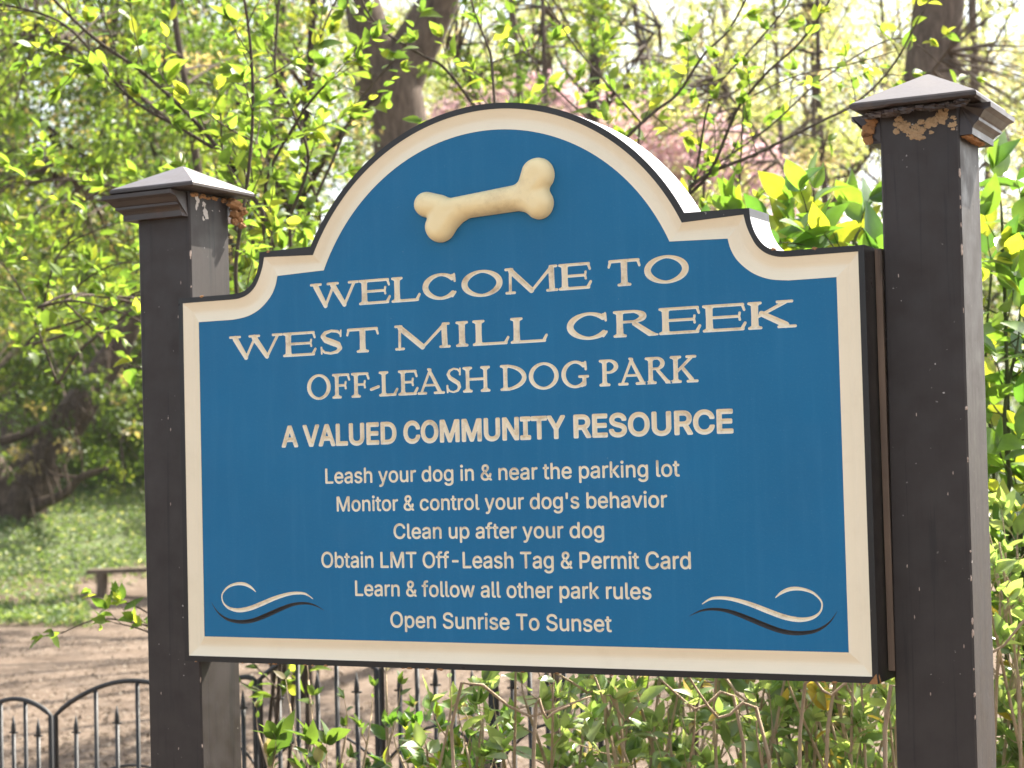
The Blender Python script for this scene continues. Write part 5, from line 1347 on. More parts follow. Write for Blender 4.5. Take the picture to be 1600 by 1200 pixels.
base = gp(1230, 4.9)
broad("shrub with large glossy leaves behind the right shoulder of the sign", [
    ([(1240, 520), (1250, 430), (1262, 380), (1268, 345)], 4.2, 4.2), ([(1180, 520), (1190, 430), (1175, 390), (1160, 365)], 4.4, 4.4),
    ([(1300, 520), (1310, 440), (1330, 390), (1345, 350)], 4.2, 4.3), ([(1350, 560), (1340, 450), (1310, 400), (1270, 385)], 4.0, 4.0),
    ([(1360, 560), (1380, 450), (1370, 390), (1350, 360)], 4.5, 4.5), ([(1280, 560), (1300, 450), (1250, 400), (1215, 380)], 4.6, 4.7),
    ([(1200, 560), (1220, 460), (1215, 400), (1225, 360)], 4.3, 4.3), ([(1320, 560), (1345, 450), (1350, 400), (1330, 375)], 4.4, 4.4), ([(1150, 520), (1140, 440), (1125, 390), (1110, 370)], 4.7, 4.8)], base, .105, .052, .15)
base = gp(1590, 4.8)
broad("tall shrub with large drooping leaves right of the right post", [
    ([(1580, 900), (1575, 640), (1570, 460), (1565, 330)], 4.2, 4.3), ([(1600, 900), (1605, 650), (1610, 480), (1600, 340)], 4.3, 4.5),
    ([(1560, 860), (1550, 700), (1540, 560), (1550, 420)], 4.6, 4.7), ([(1620, 880), (1640, 600), (1650, 420), (1640, 300)], 4.4, 4.5),
    ([(1600, 860), (1580, 760), (1570, 640), (1590, 540)], 4.0, 4.0), ([(1640, 860), (1620, 700), (1600, 560), (1615, 450)], 4.1, 4.1)], base, .100, .056, .22)

# honeysuckle bushes below and beside the sign: tan stems, small pale leaves
def honeysuckle(label, u0, u1, v0, v1, d0, d1, ns, ubase, dbase, leaf=.056, step=.072, tl=.15, seed=1, col=honey):
    random.seed(seed)
    base = gp(ubase, dbase)
    br = []
    for i in range(ns):
        u = u0 + (u1 - u0) * (i + random.random()) / ns
        v = random.uniform(v0, v1)
        d = random.uniform(d0, d1)
        tip = at(u, v, d)
        foot = gp(ubase + (u - ubase) * .35 + random.uniform(-110, 110), dbase + random.uniform(-.25, .25))
        midp = foot * .45 + tip * .55 + np.array([random.uniform(-.10, .10), random.uniform(-.10, .10), random.uniform(.0, .08)])
        br.append((bez([foot, midp, tip]), random.uniform(.0050, .0085), .0022))
    bare = []
    for i in range(int(ns * .22)):
        u = random.uniform(u0, u1)
        d = random.uniform(d0 - .12, d0 + .1)
        tip = at(u + random.uniform(-170, 170), random.uniform(v0 - 20, v0 + 110), d)
        foot = gp(u + random.uniform(-60, 60), d)
        q = at(u + random.uniform(-30, 30), 1150, d) + rdir(1)[0] * .04
        bare.append((bez([foot, q, q * .5 + tip * .5 + rdir(1)[0] * .02, tip], 4), random.uniform(.0034, .0056), .0018))
    return shrub("honeysuckle_bush", label, "bush", br, M['twigtan'], M['leafgloss'], leaf, col, tl, step, base=base, start=.34, lw=.46, nodes=.036, tipn=5, up=.7, extra=bare if leaf > .05 and d0 < 4 and col is honey else None)


honeysuckle("honeysuckle bush with many tan stems below the middle of the sign", 700, 960, 1040, 1160, 3.5, 3.9, 12, 840, 3.75, seed=3)
honeysuckle("honeysuckle bush with pale new leaves below the right half of the sign", 930, 1240, 1000, 1150, 3.5, 4.2, 24, 1090, 3.9, seed=5)
honeysuckle("dense honeysuckle bush at the foot of the right post, under the sign's lower right corner", 1180, 1420, 1000, 1150, 3.4, 4.0, 22, 1300, 3.75, seed=8)
honeysuckle("honeysuckle bush with yellowish leaves right of the right post's foot", 1540, 1700, 840, 1080, 3.5, 4.1, 26, 1620, 3.8, seed=9)
honeysuckle("leafy honeysuckle bush behind the others, in the shade under the sign", 880, 1420, 1060, 1180, 4.3, 5.0, 22, 1150, 4.7, seed=12, col=midgreen, step=.05)
honeysuckle("sparse twiggy bush with few leaves in front of the fence, right of the left post", 400, 680, 1040, 1190, 3.9, 4.3, 9, 560, 4.1, leaf=.034, step=.12, tl=.12, seed=14, col=midgreen)
honeysuckle("small bush with broad dark leaves at the foot of the left post", 385, 520, 1185, 1260, 3.5, 3.7, 3, 430, 3.6, leaf=.07, step=.10, tl=.1, seed=15, col=midgreen)
honeysuckle("low leafy bush in front of the fence, under the left half of the sign", 600, 790, 1120, 1200, 3.7, 4.1, 11, 690, 3.9, leaf=.048, step=.06, tl=.14, seed=17, col=bigleaf)

# low leafy boughs reaching out from behind the left post
base = gp(300, 5.0)
br = []
for P, d0, d1, r0, r1 in (
        ([(300, 1040), (255, 990), (205, 972), (150, 968), (95, 990)], 4.7, 4.6, .004, .0016),
        ([(280, 1010), (240, 965), (205, 945), (165, 935)], 4.8, 4.8, .0035, .0016),
        ([(290, 1030), (250, 1000), (225, 985), (190, 975)], 4.6, 4.5, .003, .0016)):
    line = px_line(P, d0, d1)
    low = bez([base, base * .5 + line[0] * .5 + np.array([.04, 0, .03]), line[0]])
    br.append((np.concatenate([low[:-1], line]), r0, r1))
shrub("spicebush", "low leafy twigs reaching left from behind the left post, in front of the wooden bench", "shrub", br, M['twig'], M['leaf'], .050, spring, .09, .075, base=base, start=.55, lw=.48, nodes=.035, tipn=4, up=.8)


# ------------------------------------------------------------------ garden fence of arched iron panels
def fence():
    A = gp(-150, 6.0); B = gp(950, 4.9)
    root = empty("garden_fence", A, "low black wire fence of arched panels with spear rods crossing the dirt behind the sign", "fence")

    def fp(u):                                   # point on the fence line seen in column u
        ax, ay = A[:2] - CAM[:2]; bx, by = B[:2] - CAM[:2]
        r = (at(u, 1100, 1.0) - CAM)[:2]
        # solve CAM + t r = A + s (B - A)
        ex, ey = bx - ax, by - ay
        det = r[0] * -ey + ex * r[1]
        t = (ax * -ey + ex * ay) / det
        p = CAM[:2] + r * t
        return p, t

    def at_uv(u, v):
        p, t = fp(u)
        q = CAM + (at(u, v, 1.0) - CAM) * t
        return q
    joints = [(-150, 1126), (-40, 1123), (83, 1118), (320, 1105), (402, 1062), (592, 1046), (770, 1040), (940, 1036)]
    o0 = np.array(root.location)
    for k in range(len(joints) - 1):
        (u0, v0), (u1, v1) = joints[k], joints[k + 1]
        a, b = at_uv(u0 + 4, v0), at_uv(u1 - 4, v1)
        wd = np.linalg.norm(b - a)
        rise = wd * (.19 if wd < .3 else .165)
        pm = MB()
        n_ = 20
        top = []
        for i in range(n_ + 1):
            t = i / n_
            p = a + (b - a) * t
            p = p + np.array([0, 0, rise * math.sin(math.pi * t) ** .8])
            top.append(p)
        g0, g1 = np.array([a[0], a[1], ground_z(a[0], a[1]) - .05]), np.array([b[0], b[1], ground_z(b[0], b[1]) - .05])
        pm.tube([tuple(p - o0) for p in [g0] + top + [g1]], .0078, 6)
        # lower sagging wire
        low = []
        for i in range(n_ + 1):
            t = i / n_
            p = a + (b - a) * t
            low.append(p + np.array([0, .008, -.26 + .10 * math.sin(math.pi * t)]))
        pm.tube([tuple(p - o0) for p in low], .0042, 5)
        panel_ = pm.build("fence_panel", M['iron'], root, smooth=True)
        nr = 3 if wd < .28 else (6 if wd > .42 else 5)
        for i in range(1, nr + 1):
            t = i / (nr + 1)
            tall = i % 2 == 0
            p = a + (b - a) * t
            zt = p[2] + rise * math.sin(math.pi * t) ** .8 if tall else p[2] + rise * math.sin(math.pi * t) * .45 - .02
            zb = ground_z(p[0], p[1]) - .05
            rm = MB()
            q = p - o0
            if tall:
                rm.tube([(q[0], q[1] - .001, zb - o0[2]), (q[0], q[1] - .001, zt - o0[2])], .0066, 6)
            else:
                rm.tube([(q[0], q[1], zb - o0[2]), (q[0], q[1], zt - .05 - o0[2])], .0066, 6)
                rm.tube([(q[0], q[1], zt - .06 - o0[2]), (q[0], q[1], zt - .045 - o0[2]), (q[0], q[1], zt - .03 - o0[2]), (q[0], q[1], zt - o0[2])], [.006, .0078, .0066, .001], 6)
                dxy = (b - a)[:2] / wd
                rm.tube([(q[0] - dxy[0] * .016, q[1] - dxy[1] * .016, zt - .052 - o0[2]), (q[0] + dxy[0] * .016, q[1] + dxy[1] * .016, zt - .052 - o0[2])], .003, 5)
            rm.build("rod", M['iron'], panel_, smooth=True)
    return root


fence()

# ------------------------------------------------------------------ wooden bench by the trees
p0 = gp(132, 23.0)
d_ = np.array([RT[0], RT[1], 0]) / np.linalg.norm(RT[:2])
e_ = np.array([-d_[1], d_[0], 0])
bench = empty("wooden_bench", p0, "low weathered backless plank bench at the edge of the green ground cover", "bench")
zb = at(150, 890, 23.0)[2] - p0[2]
mb = MB()
for k in range(2):
    off = e_ * (k * .17)
    a, b_ = d_ * 0.0 + off, d_ * 1.75 + off
    c_ = e_ * .155
    v = []
    for q, z in ((a, zb), (b_, zb + .015)):
        for r in (q, q + c_):
            v += [(r[0], r[1], z - .055), (r[0], r[1], z)]
    mb.add(v, [(0, 1, 3, 2), (4, 6, 7, 5), (1, 5, 7, 3), (0, 2, 6, 4), (0, 4, 5, 1), (2, 3, 7, 6)])
mb.build("seat", M['bench'], bench)
for s_ in (.16, 1.5):
    mb = MB()
    q = d_ * s_ + e_ * .05
    mb.tube([(q[0], q[1], -.1), (q[0] + .005, q[1], zb * .5), (q[0], q[1], zb - .055)], [.055, .05, .06], 9, wob=.15)
    q2 = q + e_ * .2
    mb.tube([(q2[0], q2[1], -.1), (q2[0], q2[1], zb - .055)], [.05, .05], 9, wob=.15)
    mb.build("leg", M['bench'], bench)

# log lying on the dirt behind the fence, and a stump
pa, pb = gp(585, 8.2), gp(745, 7.6)
lg = empty("fallen_log", pa, "brown fallen log lying on the dirt behind the fence and bushes", "log")
mb = MB()
L = bez([pa + np.array([0, 0, .08]), pa * .5 + pb * .5 + np.array([0, .05, .17]), pb + np.array([0, 0, .16])], 8)
mb.tube([tuple(p - pa) for p in L], [.05 + .16 * min(1, i / 8) for i in range(len(L))], 18, wob=.2)
mb.build("trunk", M['barkdark'], lg, smooth=True)
ps = gp(742, 6.6)
st = empty("tree_stump", ps, "dark upright tree stump in the shade behind the bushes below the sign", "stump")
mb = MB()
mb.tube([(0, 0, -.1), (0, 0, .1), (.01, 0, .3), (.0, .02, .62)], [.12, .085, .07, .066], 16, wob=.2)
mb.build("trunk", M['barkdark'], st, smooth=True)


# ------------------------------------------------------------------ trees
def blob_leaves(lv, c, r, n, leaf, cols, lw=.6, flat=.8):
    """leaf clumps filling a rounded volume unevenly"""
    k = max(1, n // 14)
    cc = rdir(k) * (RNG.random((k, 1)) ** .45) * np.array([r, r, r * flat])
    q = np.array([noise.noise(Vector(x * (1.6 / r) + np.array([c[0], c[1], 0]))) for x in cc])
    cc = cc[q > -.28]
    k = len(cc)
    m_ = 14
    P = np.array(c) + np.repeat(cc, m_, 0) + RNG.normal(size=(k * m_, 3)) * min(.16, r * .16) * np.array([1, 1, .6])
    n_ = len(P)
    D = rdir(n_); D[:, 2] -= .15
    Nn = rdir(n_) * .8 + np.array([0, 0, 1.])
    Lf = leaf * RNG.uniform(.6, 1.25, n_)
    base = cols(k)
    C = np.repeat(base, m_, 0) * RNG.uniform(.8, 1.2, (n_, 1))
    lv.add(P, D, Nn, Lf, Lf * lw, C)


def tree(name, label, trunk, radii, limbs, blobs, barkm, leafm, leaf, cols, cat="tree", group=None, seed=0., nring=4, lw=.6, twigs=True):
    """trunk, limbs: polylines in world space; blobs: (centre, radius, leaves)"""
    base = np.array(trunk[0])
    root = empty(name, base, label, cat, group)
    mb = MB()
    T = bez(trunk, 9)
    R = np.interp(np.linspace(0, 1, len(T)), np.linspace(0, 1, len(radii)), radii)
    mb.tube([tuple(p - base) for p in T], list(R), 20, wob=.10, seed=seed)
    for L, r0, r1 in limbs:
        LL = bez(L, 6)
        mb.tube([tuple(p - base) for p in LL], [r0 + (r1 - r0) * (i / (len(LL) - 1)) for i in range(len(LL))], 10, wob=.08, seed=seed)
    if twigs and blobs:
        ends = np.concatenate([bez(L, 6)[2:] for L, _, _ in limbs] + [T[len(T) // 3:]])
        for c_, r, n_ in blobs:
            for q in range(5):
                e = np.array(c_) + rdir(1)[0] * r * .7
                j = np.argmin(np.linalg.norm(ends - e, axis=1) + .3 * RNG.random(len(ends)))
                s_ = ends[j]
                md = s_ * .5 + e * .5 + np.array([0, 0, .12 * r])
                rr = max(.012, .02 * r)
                mb.tube([tuple(p - base) for p in bez([s_, md, e], 3)], [rr, rr * .8, rr * .6, rr * .5, rr * .4, rr * .3, rr * .2], 5, cap=False)
    mb.build("trunk", barkm, root, smooth=True)
    if blobs:
        lv = Leaves()
        for c_, r, n_ in blobs:
            blob_leaves(lv, c_, r, n_, leaf, cols, lw)
        lv.build("crown", leafm, root, detail=False, origin=base)
    return root


def px_blobs(L, dens=1.0):
    return [(at(u, v, d), rp * d / F_PX, int(n * dens)) for u, v, d, rp, n in L]


# A: big forked tree behind the arch
dA = 25.0
tree("forked_tree", "massive grey forked tree trunk rising behind the left of the arch",
     [gp(655, dA), at(645, 420, dA), at(632, 260, dA), at(622, 190, dA), at(604, 120, dA)], [.68, .50, .41, .41, .46],
     [([at(606, 140, dA), at(580, 60, dA), at(562, -10, dA), at(540, -150, dA), at(520, -420, dA)], .33, .16),
      ([at(616, 140, dA), at(650, 70, dA), at(690, -10, dA), at(735, -150, dA), at(800, -400, dA)], .35, .16),
      ([at(690, -10, dA), at(760, -80, dA - 1), at(850, -150, dA - 2)], .12, .05),
      ([at(560, -60, dA), at(470, -130, dA - 1), at(400, -240, dA - 2)], .12, .05)],
     px_blobs([(480, -250, 23, 190, 900), (760, -300, 23, 210, 900), (620, -420, 25, 240, 1200), (900, -220, 22, 150, 500)]),
     M['bark'], M['leafpale'], .13, yellow, seed=3)

def latp(lat, d, h):
    return np.array([CAM[0] + lat * .8864 - d * .4619, CAM[1] + lat * .4629 + d * .8869, h])


random.seed(5)
dappleB = [(latp(random.uniform(.2, 5.2), random.uniform(11.5, 25), random.uniform(9.2, 11.5)), random.uniform(.8, 1.5), 330) for i in range(17)]  # unseen leaf blobs added high on B, placed to dapple the dirt
dapple_limbB = [([at(1490, -250, 22), at(1490, -250, 22) * .5 + c_[0] * .5 + np.array([0, 0, .5]), c_[0]], .09, .03) for c_ in dappleB[::2]]
# B: trunk behind the right post
dB = 22.0
tree("straight_tree", "straight grey tree trunk rising behind the cap of the right post",
     [gp(1435, dB), at(1440, 420, dB), at(1452, 130, dB), at(1468, 0, dB), at(1490, -250, dB), at(1500, -600, dB)], [.42, .33, .30, .29, .25, .14],
     [([at(1475, -60, dB), at(1390, -160, dB), at(1300, -220, dB - 1)], .10, .03), ([at(1485, -200, dB), at(1570, -300, dB), at(1660, -330, dB)], .10, .03)] + dapple_limbB,
     px_blobs([(1350, -260, 22, 170, 500), (1580, -350, 22, 200, 600)]) + dappleB, M['bark'], M['leafpale'], .12, yellow, seed=8)

# C: trunk at the left edge
dC = 34.0
tree("straight_tree", "pale straight tree trunk at the left edge of the photo, half out of frame",
     [gp(40, dC), at(22, 420, dC), at(8, 200, dC), at(-6, 60, dC), at(-20, -200, dC)], [.42, .36, .33, .30, .2],
     [([at(0, 60, dC), at(-80, -60, dC), at(-150, -150, dC)], .1, .04)], px_blobs([(-60, -180, 27, 160, 500)]), M['bark'], M['leaf'], .12, midgreen, seed=12)

# D: leaning tree at the left with dangling dead twigs
dD = 27.0
zD = at(20, 815, dD)
tl_pts = [zD + np.array([0, 0, -.15]), at(45, 770, dD), at(80, 705, dD), at(125, 635, dD), at(165, 575, dD), at(205, 500, dD), at(240, 380, dD)]
limbsD = [([at(15, 790, dD), at(-10, 740, dD), at(-60, 640, dD)], .34, .16),
          ([at(55, 790, dD - .3), at(100, 772, dD - .5), at(128, 745, dD - .7), at(168, 732, dD - 1)], .09, .03),
          ([at(0, 690, dD), at(60, 670, dD), at(105, 632, dD)], .07, .05),
          ([at(60, 740, dD - .2), at(140, 745, dD - .5), at(170, 720, dD - .6)], .03, .015)]
for i in range(46):
    u, v = random.uniform(35, 175), 0
    v = 800 - (u - 20) * 1.5 + random.uniform(-60, 40)
    a = at(u, v, dD - .5)
    s_ = random.uniform(-1, 1)
    limbsD.append(([a, a + np.array([.25 * s_, -.1, random.uniform(-.15, .25)]), a + np.array([.55 * s_, -.2, -random.uniform(.2, .75)])], random.uniform(.013, .026), .007))
tree("leaning_tree", "thick dark tree leaning right with tangled bare twigs, behind the bench at the left",
     tl_pts, [.44, .31, .27, .25, .22, .17, .10], limbsD,
     px_blobs([(60, 560, 30, 120, 1700), (150, 500, 31, 120, 1600), (20, 470, 32, 110, 1300), (210, 430, 32, 110, 1200), (-60, 520, 31, 110, 900), (230, 350, 33, 120, 900)]) + [(at(u_, v_, 26.2), r_ * 26.2 / F_PX, n_) for u_, v_, r_, n_ in ((150, 600, 45, 260), (60, 640, 60, 320), (190, 640, 45, 220), (110, 700, 40, 120), (20, 720, 45, 160))],
     M['barkmid'], M['leafdark'], .10, darkgreen, seed=20)


# thin trees that show above the sign
def thin(u, v_low, utop, d, r, label, name="young_tree", bl=(), barkm='bark', lf=.085, cols=spring):
    b = gp(u, d)
    tree(name, label, [b, at(u, v_low, d), at((u + utop) / 2 + 6, v_low * .45, d), at(utop, -30, d), at(utop + 8, -330, d)], [r * 1.3, r, r * .9, r * .8, r * .4],
         [([at((u + utop) / 2, v_low * .4, d), at(utop + 45, v_low * .15, d), at(utop + 90, -40, d)], r * .4, r * .15),
          ([at((u + utop) / 2, v_low * .6, d), at(u - 50, v_low * .35, d), at(u - 80, -10, d)], r * .35, r * .12)],
         px_blobs(bl), M[barkm], M['leafpale' if cols is yellow else 'leaf'], lf, cols, seed=u * .1)


thin(425, 300, 438, 19, .065, "slim dark tree stem between the left post cap and the forked tree", bl=[(430, -120, 19, 130, 500), (400, 60, 18, 90, 420)], barkm='barkdark')
thin(362, 300, 352, 30, .11, "dark tree stem behind the upper leaves above the left post", bl=[(350, -150, 30, 110, 500), (330, 130, 29, 110, 700)], barkm='barkdark')
thin(250, 330, 255, 33, .07, "thin tree stem in the thicket above the left post cap, left of the dark ones", bl=[(250, 60, 32, 110, 700), (200, 200, 32, 120, 900)])
thin(812, 260, 798, 30, .07, "leaning thin bare stem above the arch, just left of its middle", bl=[(790, -120, 30, 90, 220)], cols=yellow, barkm='bark')
thin(838, 260, 862, 34, .075, "thin pale stem above the arch, just right of its middle", bl=[(850, -100, 34, 110, 260)], cols=yellow)
thin(922, 260, 925, 28, .10, "dark stem above the right half of the arch", bl=[(940, 10, 28, 100, 260)], cols=yellow, barkm='barkdark')
thin(1010, 260, 990, 33, .06, "thin twiggy tree above the right slope of the arch", bl=[(1000, 40, 33, 120, 420)], cols=yellow)
thin(1515, 330, 1519, 26, .07, "very thin stem just right of the trunk behind the right post", bl=[(1540, 60, 26, 90, 320)], cols=yellow)
thin(1120, 260, 1135, 36, .07, "thin grey tree beyond the pink blossom, in front of the bright sky", bl=[(1130, 30, 36, 120, 420)], cols=yellow)
thin(1270, 300, 1262, 34, .06, "thin grey tree left of the right post in the bright background", bl=[(1270, 60, 34, 130, 500)], cols=yellow)

# F: pink blossom tree
dF = 29.0
pink = lambda k: leafcols(k, (.54, .33, .38), (.66, .48, .51), (.55, .47, .32), .14)
tree("blossom_tree", "low tree in pink blossom behind the right side of the arch",
     [gp(1090, dF), at(1090, 470, dF), at(1085, 340, dF), at(1080, 240, dF)], [.16, .12, .09, .05],
     [([at(1088, 420, dF), at(1000, 280, dF), at(930, 210, dF)], .07, .02), ([at(1088, 400, dF), at(1150, 280, dF), at(1210, 230, dF)], .07, .02)],
     px_blobs([(1060, 230, 29, 85, 2600), (985, 215, 29, 80, 2200), (1130, 250, 29, 90, 2400), (1195, 300, 29, 85, 1500), (930, 180, 30, 75, 1500), (1060, 320, 29, 90, 1500), (1160, 340, 29, 90, 1500), (850, 165, 31, 70, 1500), (740, 170, 31, 65, 900), (795, 140, 31, 60, 700), (690, 195, 31, 55, 600)]),
     M['barkdark'], M['petal'], .085, pink, seed=31)

# mid-distance leafy trees filling the left
tree("leafy_tree", "dense dark green leafy tree filling the left of the photo above the leaning tree",
     [gp(285, 16), at(280, 560, 16), at(262, 330, 16.3), at(215, 100, 16.6), at(170, -250, 17)], [.055, .045, .04, .03, .02],
     [([at(270, 400, 16), at(180, 290, 16), at(90, 210, 16)], .03, .01), ([at(240, 220, 16.4), at(140, 120, 16), at(40, 50, 16)], .025, .01)],
     px_blobs([(60, 120, 16, 120, 1500), (170, 210, 16, 110, 1500), (40, 330, 16.5, 110, 1300), (150, 370, 17, 110, 1300), (250, 110, 16, 100, 900), (70, 20, 17, 110, 900), (-40, 230, 16, 110, 700), (200, 20, 17, 100, 700), (260, 300, 17, 100, 1000), (330, 30, 18, 100, 800), (10, 420, 18, 100, 900), (-20, 120, 17, 100, 800), (330, 200, 18, 90, 700), (-150, -330, 17, 200, 420), (120, -430, 17, 220, 520), (380, -330, 17, 180, 380), (620, -420, 18, 200, 420), (250, -620, 18, 220, 420)], 1.3),  # the unseen high blobs at the end are added to dapple the clearing
     M['barkdark'], M['leafdark'], .060, darkgreen, seed=41)
tree("leafy_tree", "mid green leafy tree between the left post and the forked trunk",
     [gp(470, 13), at(470, 450, 13), at(478, 220, 13), at(490, 0, 13), at(500, -200, 13)], [.05, .04, .032, .025, .02],
     [([at(472, 380, 13), at(420, 250, 13), at(370, 150, 13)], .03, .01), ([at(475, 300, 13), at(540, 200, 13), at(600, 140, 13)], .03, .01)],
     px_blobs([(410, 330, 13, 80, 700), (470, 260, 13, 90, 700), (400, 160, 13.5, 90, 480), (520, 210, 13, 70, 420), (330, 110, 13.5, 80, 420), (450, 60, 14, 90, 380), (360, 420, 13, 80, 500), (300, 230, 13.5, 70, 420)]),
     M['barkdark'], M['leaf'], .052, midgreen, seed=47)
tree("leafy_tree", "light green leafy tree low at the left edge behind the left post",
     [gp(300, 21), at(296, 640, 21), at(275, 460, 21), at(240, 300, 21.5), at(180, 100, 22.5)], [.07, .06, .05, .035, .02],
     [([at(280, 500, 21), at(190, 430, 20.6), at(90, 400, 20.3)], .035, .01)],
     px_blobs([(60, 420, 20, 110, 1400), (160, 440, 20.5, 100, 1300), (210, 340, 21, 100, 900), (0, 350, 21, 100, 800), (-20, 240, 23, 110, 900), (60, 150, 24, 130, 1200), (180, 120, 24, 130, 1200), (300, 60, 24, 130, 1100), (420, 80, 24, 120, 900), (330, 260, 23, 110, 1000), (80, 20, 25, 130, 1000), (230, -40, 25, 130, 900), (240, 240, 24, 110, 900), (-120, -420, 21, 190, 500), (300, -380, 21, 200, 500), (60, -620, 21, 210, 500)]),  # last blobs: unseen overhead, added to cast shade on the clearing
     M['barkdark'], M['leaf'], .065, spring, seed=52)

random.seed(21)
def many(n, u0, u1, v0, v1, d0, d1, r0, r1, k):
    return [(random.uniform(u0, u1), random.uniform(v0, v1), random.uniform(d0, d1), random.uniform(r0, r1), k) for i in range(n)]


tree("leafy_tree", "bright yellow-green young tree spreading over the upper left of the photo",
     [gp(320, 11), at(318, 620, 11), at(325, 420, 11), at(300, 200, 11), at(270, 0, 11), at(260, -200, 11)], [.035, .03, .028, .022, .018, .01],
     [([at(322, 450, 11), at(200, 330, 11), at(80, 260, 11)], .02, .006), ([at(315, 330, 11), at(420, 220, 11), at(500, 120, 11)], .02, .006), ([at(300, 220, 11), at(180, 120, 11), at(60, 40, 11)], .018, .006)],
     px_blobs(many(30, -40, 470, -40, 430, 10, 12.5, 45, 85, 230)), M['twig'], M['leaf'], .055, spring, seed=61, lw=.55)
tree("leafy_tree", "light young tree with scattered leaves over the top of the arch",
     [gp(860, 12), at(860, 620, 12), at(855, 300, 12), at(850, 100, 12), at(845, -150, 12)], [.03, .026, .02, .015, .01],
     [([at(856, 320, 12), at(760, 180, 12), at(700, 60, 12)], .014, .005), ([at(855, 300, 12), at(950, 160, 12), at(1030, 40, 12)], .014, .005)],
     px_blobs(many(22, 700, 1110, -40, 150, 11, 14, 40, 70, 150)), M['twig'], M['leaf'], .052, spring, seed=63, lw=.55)
tree("leafy_tree", "pale yellow-green young tree rising between the arch and the right post",
     [gp(1300, 14), at(1300, 620, 14), at(1290, 330, 14), at(1280, 150, 14), at(1275, -150, 14)], [.035, .03, .025, .02, .012],
     [([at(1292, 360, 14), at(1200, 230, 14), at(1120, 120, 14)], .016, .006), ([at(1290, 330, 14), at(1390, 200, 14), at(1480, 80, 14)], .016, .006)],
     px_blobs(many(28, 1030, 1380, -40, 330, 13, 17, 45, 80, 130) + many(7, 1550, 1660, -40, 330, 13, 16, 45, 70, 120)), M['twig'], M['leafpale'], .060, yellow, seed=65, lw=.55)

# background wood: a few model trees, copied far behind the clearing
def bg_tree(seed, h, rc, n, leaf, cols, low=.0):
    random.seed(seed)
    tr = [np.array([0, 0, -.3]), np.array([.1, 0, h * .3]), np.array([-.1, .1, h * .6]), np.array([.05, 0, h])]
    lim, bl = [], []
    for i in range(11):
        a = random.uniform(0, 6.28); z = h * random.uniform(.12 + low, .85)
        e = np.array([math.cos(a) * rc * random.uniform(.5, 1), math.sin(a) * rc * random.uniform(.5, 1), z + h * .12])
        lim.append(([np.array([0, 0, z]), e * .5 + np.array([0, 0, z * .5 + .2]), e], .05, .015))
        bl.append((e, rc * random.uniform(.35, .6), n // 14))
    for i in range(6 if h < 5 else 0):           # bushes are leafy down to the ground
        bl.append((np.array([random.uniform(-.8, .8) * rc, random.uniform(-.8, .8) * rc, random.uniform(.25, .9)]), rc * .4, n // 14))
    for i in range(3):
        bl.append((np.array([random.uniform(-.4, .4) * rc, random.uniform(-.4, .4) * rc, h * random.uniform(.5, 1.)]), rc * .5, n // 14))
    return tree("woodland_tree", "x", tr, [h * .010, h * .008, h * .006, h * .003], lim, bl, M['bark'], M['leafpale' if cols is yellow else 'leaf'], leaf, cols)


protos = [bg_tree(101, 10, 3.0, 9000, .105, midgreen), bg_tree(102, 12, 3.2, 11000, .10, yellow), bg_tree(103, 8, 3.0, 10000, .105, midgreen),
          bg_tree(104, 11, 3.0, 8500, .095, yellow, .1), bg_tree(105, 3.6, 2.2, 7500, .10, spring), bg_tree(106, 3.2, 2.2, 6500, .095, yellow)]
used = set()


def place(pi, u, d, sc, rz, label, group):
    src = protos[pi]
    p = gp(u, d)
    if pi in used:
        r = src.copy(); COL.objects.link(r)
        for ch in src.children:
            c_ = ch.copy(); COL.objects.link(c_); c_.parent = r
    else:
        r = src
        used.add(pi)
    r.location = tuple(p); r.rotation_euler = (0, 0, rz); r.scale = (sc, sc, sc)
    r['label'] = label; r['group'] = group
    r['category'] = "tree"


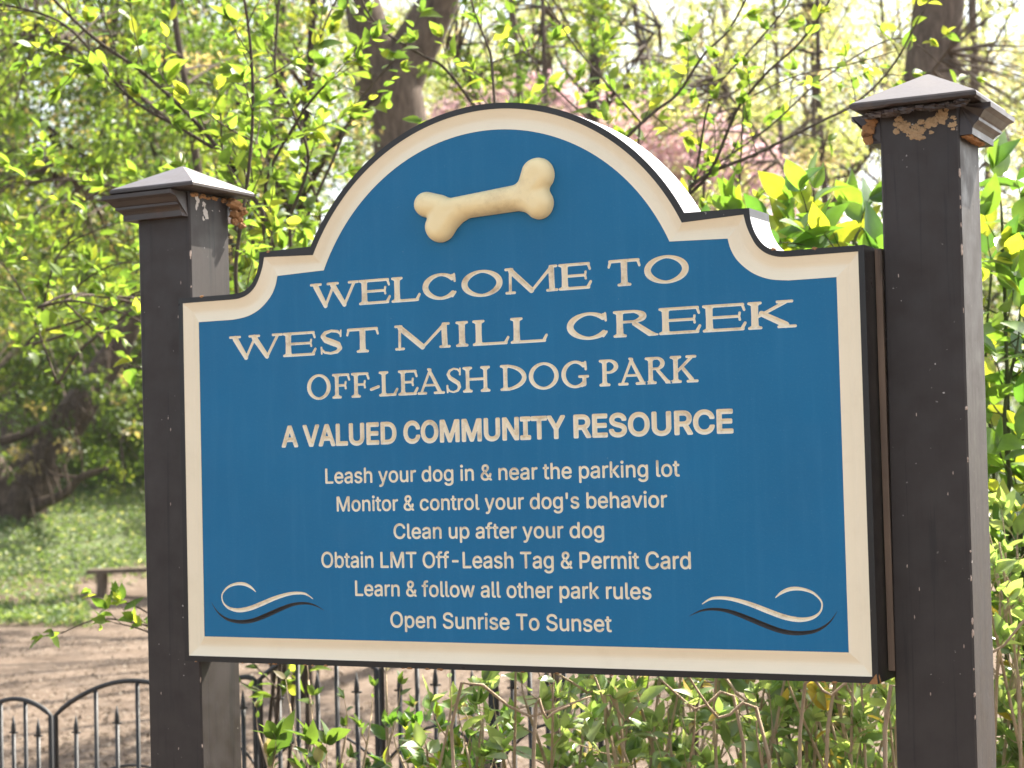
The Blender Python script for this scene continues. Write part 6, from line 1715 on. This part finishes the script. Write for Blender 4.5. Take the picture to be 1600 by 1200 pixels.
random.seed(77)
for i, (pi, u, d, sc) in enumerate([
        (0, 40, 38, 1.0), (2, 180, 42, 1.1), (0, 320, 40, 1.0), (2, -60, 36, .95), (0, 460, 44, 1.1), (1, 570, 42, 1.0), (2, 250, 50, 1.2), (0, 90, 52, 1.3),
        (1, 420, 52, 1.2)]):
    place(pi, u, d, sc, random.uniform(0, 6.28), "green tree in the dense far woodland at the left", "trees of the far woodland at the left")
for i, (pi, u, d, sc) in enumerate([
        (3, 700, 48, .95), (1, 830, 55, .9), (1, 640, 40, .75), (1, 730, 34, .75), (1, 850, 35, .75), (1, 960, 34, .72), (1, 1230, 33, .72), (1, 780, 41, .7), (1, 900, 39, .75), (1, 1030, 41, .75), (1, 1160, 40, .75), (1, 1280, 39, .75), (1, 1400, 38, .8), (1, 1520, 37, .8), (3, 960, 50, .9), (1, 1090, 54, .85), (3, 1200, 46, .85), (1, 1320, 50, .9), (3, 1430, 44, .9), (1, 1560, 46, 1.0), (0, 1640, 40, .9), (3, 1760, 48, 1.)]):
    place(pi, u, d, sc, random.uniform(0, 6.28), "pale yellow-green tree in sparse new leaf against the bright sky at the right", "sparse trees of the far woodland at the right")
for i, (pi, u, d, sc) in enumerate([
        (4, 60, 35, .9), (4, 210, 37, 1.0), (4, 165, 32, .8), (4, 235, 33, .9), (4, 120, 39, 1.1), (4, 285, 34, 1.), (4, 195, 30.5, .75), (4, 260, 36, 1.), (4, 150, 35, .9), (4, 330, 33, .9), (4, 470, 36, 1.), (5, 620, 36, 1.0), (5, 740, 38, 1.1), (5, 860, 36, 1.05), (5, 980, 38, 1.1), (5, 1100, 36, 1.1), (5, 1210, 37, 1.15),
        (5, 1320, 34, 1.1), (5, 1430, 36, 1.15), (4, 1540, 33, 1.), (5, 1640, 35, 1.1), (4, 140, 44, 1.2), (4, -80, 36, 1.)]):
    place(pi, u, d, sc, random.uniform(0, 6.28), "low bushy tree of the understorey along the far edge of the clearing", "understorey along the far edge of the clearing")
    # keep the name of the kind

# ------------------------------------------------------------------ added scattering volume: stands in for the lens veil over far things
hm = bpy.data.materials.new("lens_veil_volume")
hm.use_nodes = True
hn = hm.node_tree
hn.nodes.remove(hn.nodes["Principled BSDF"])
pv = hn.nodes.new("ShaderNodeVolumePrincipled")
pv.inputs['Color'].default_value = (.95, .93, .88, 1)
pv.inputs['Density'].default_value = 0.0004
pv.inputs['Anisotropy'].default_value = 0.3
hn.links.new(pv.outputs[0], hn.nodes["Material Output"].inputs['Volume'])
mb = MB()
mb.box((-100, -20, -3), (100, 130, 26))
hz = mb.build("lens_veil", hm)
tag(hz, kind='stuff')
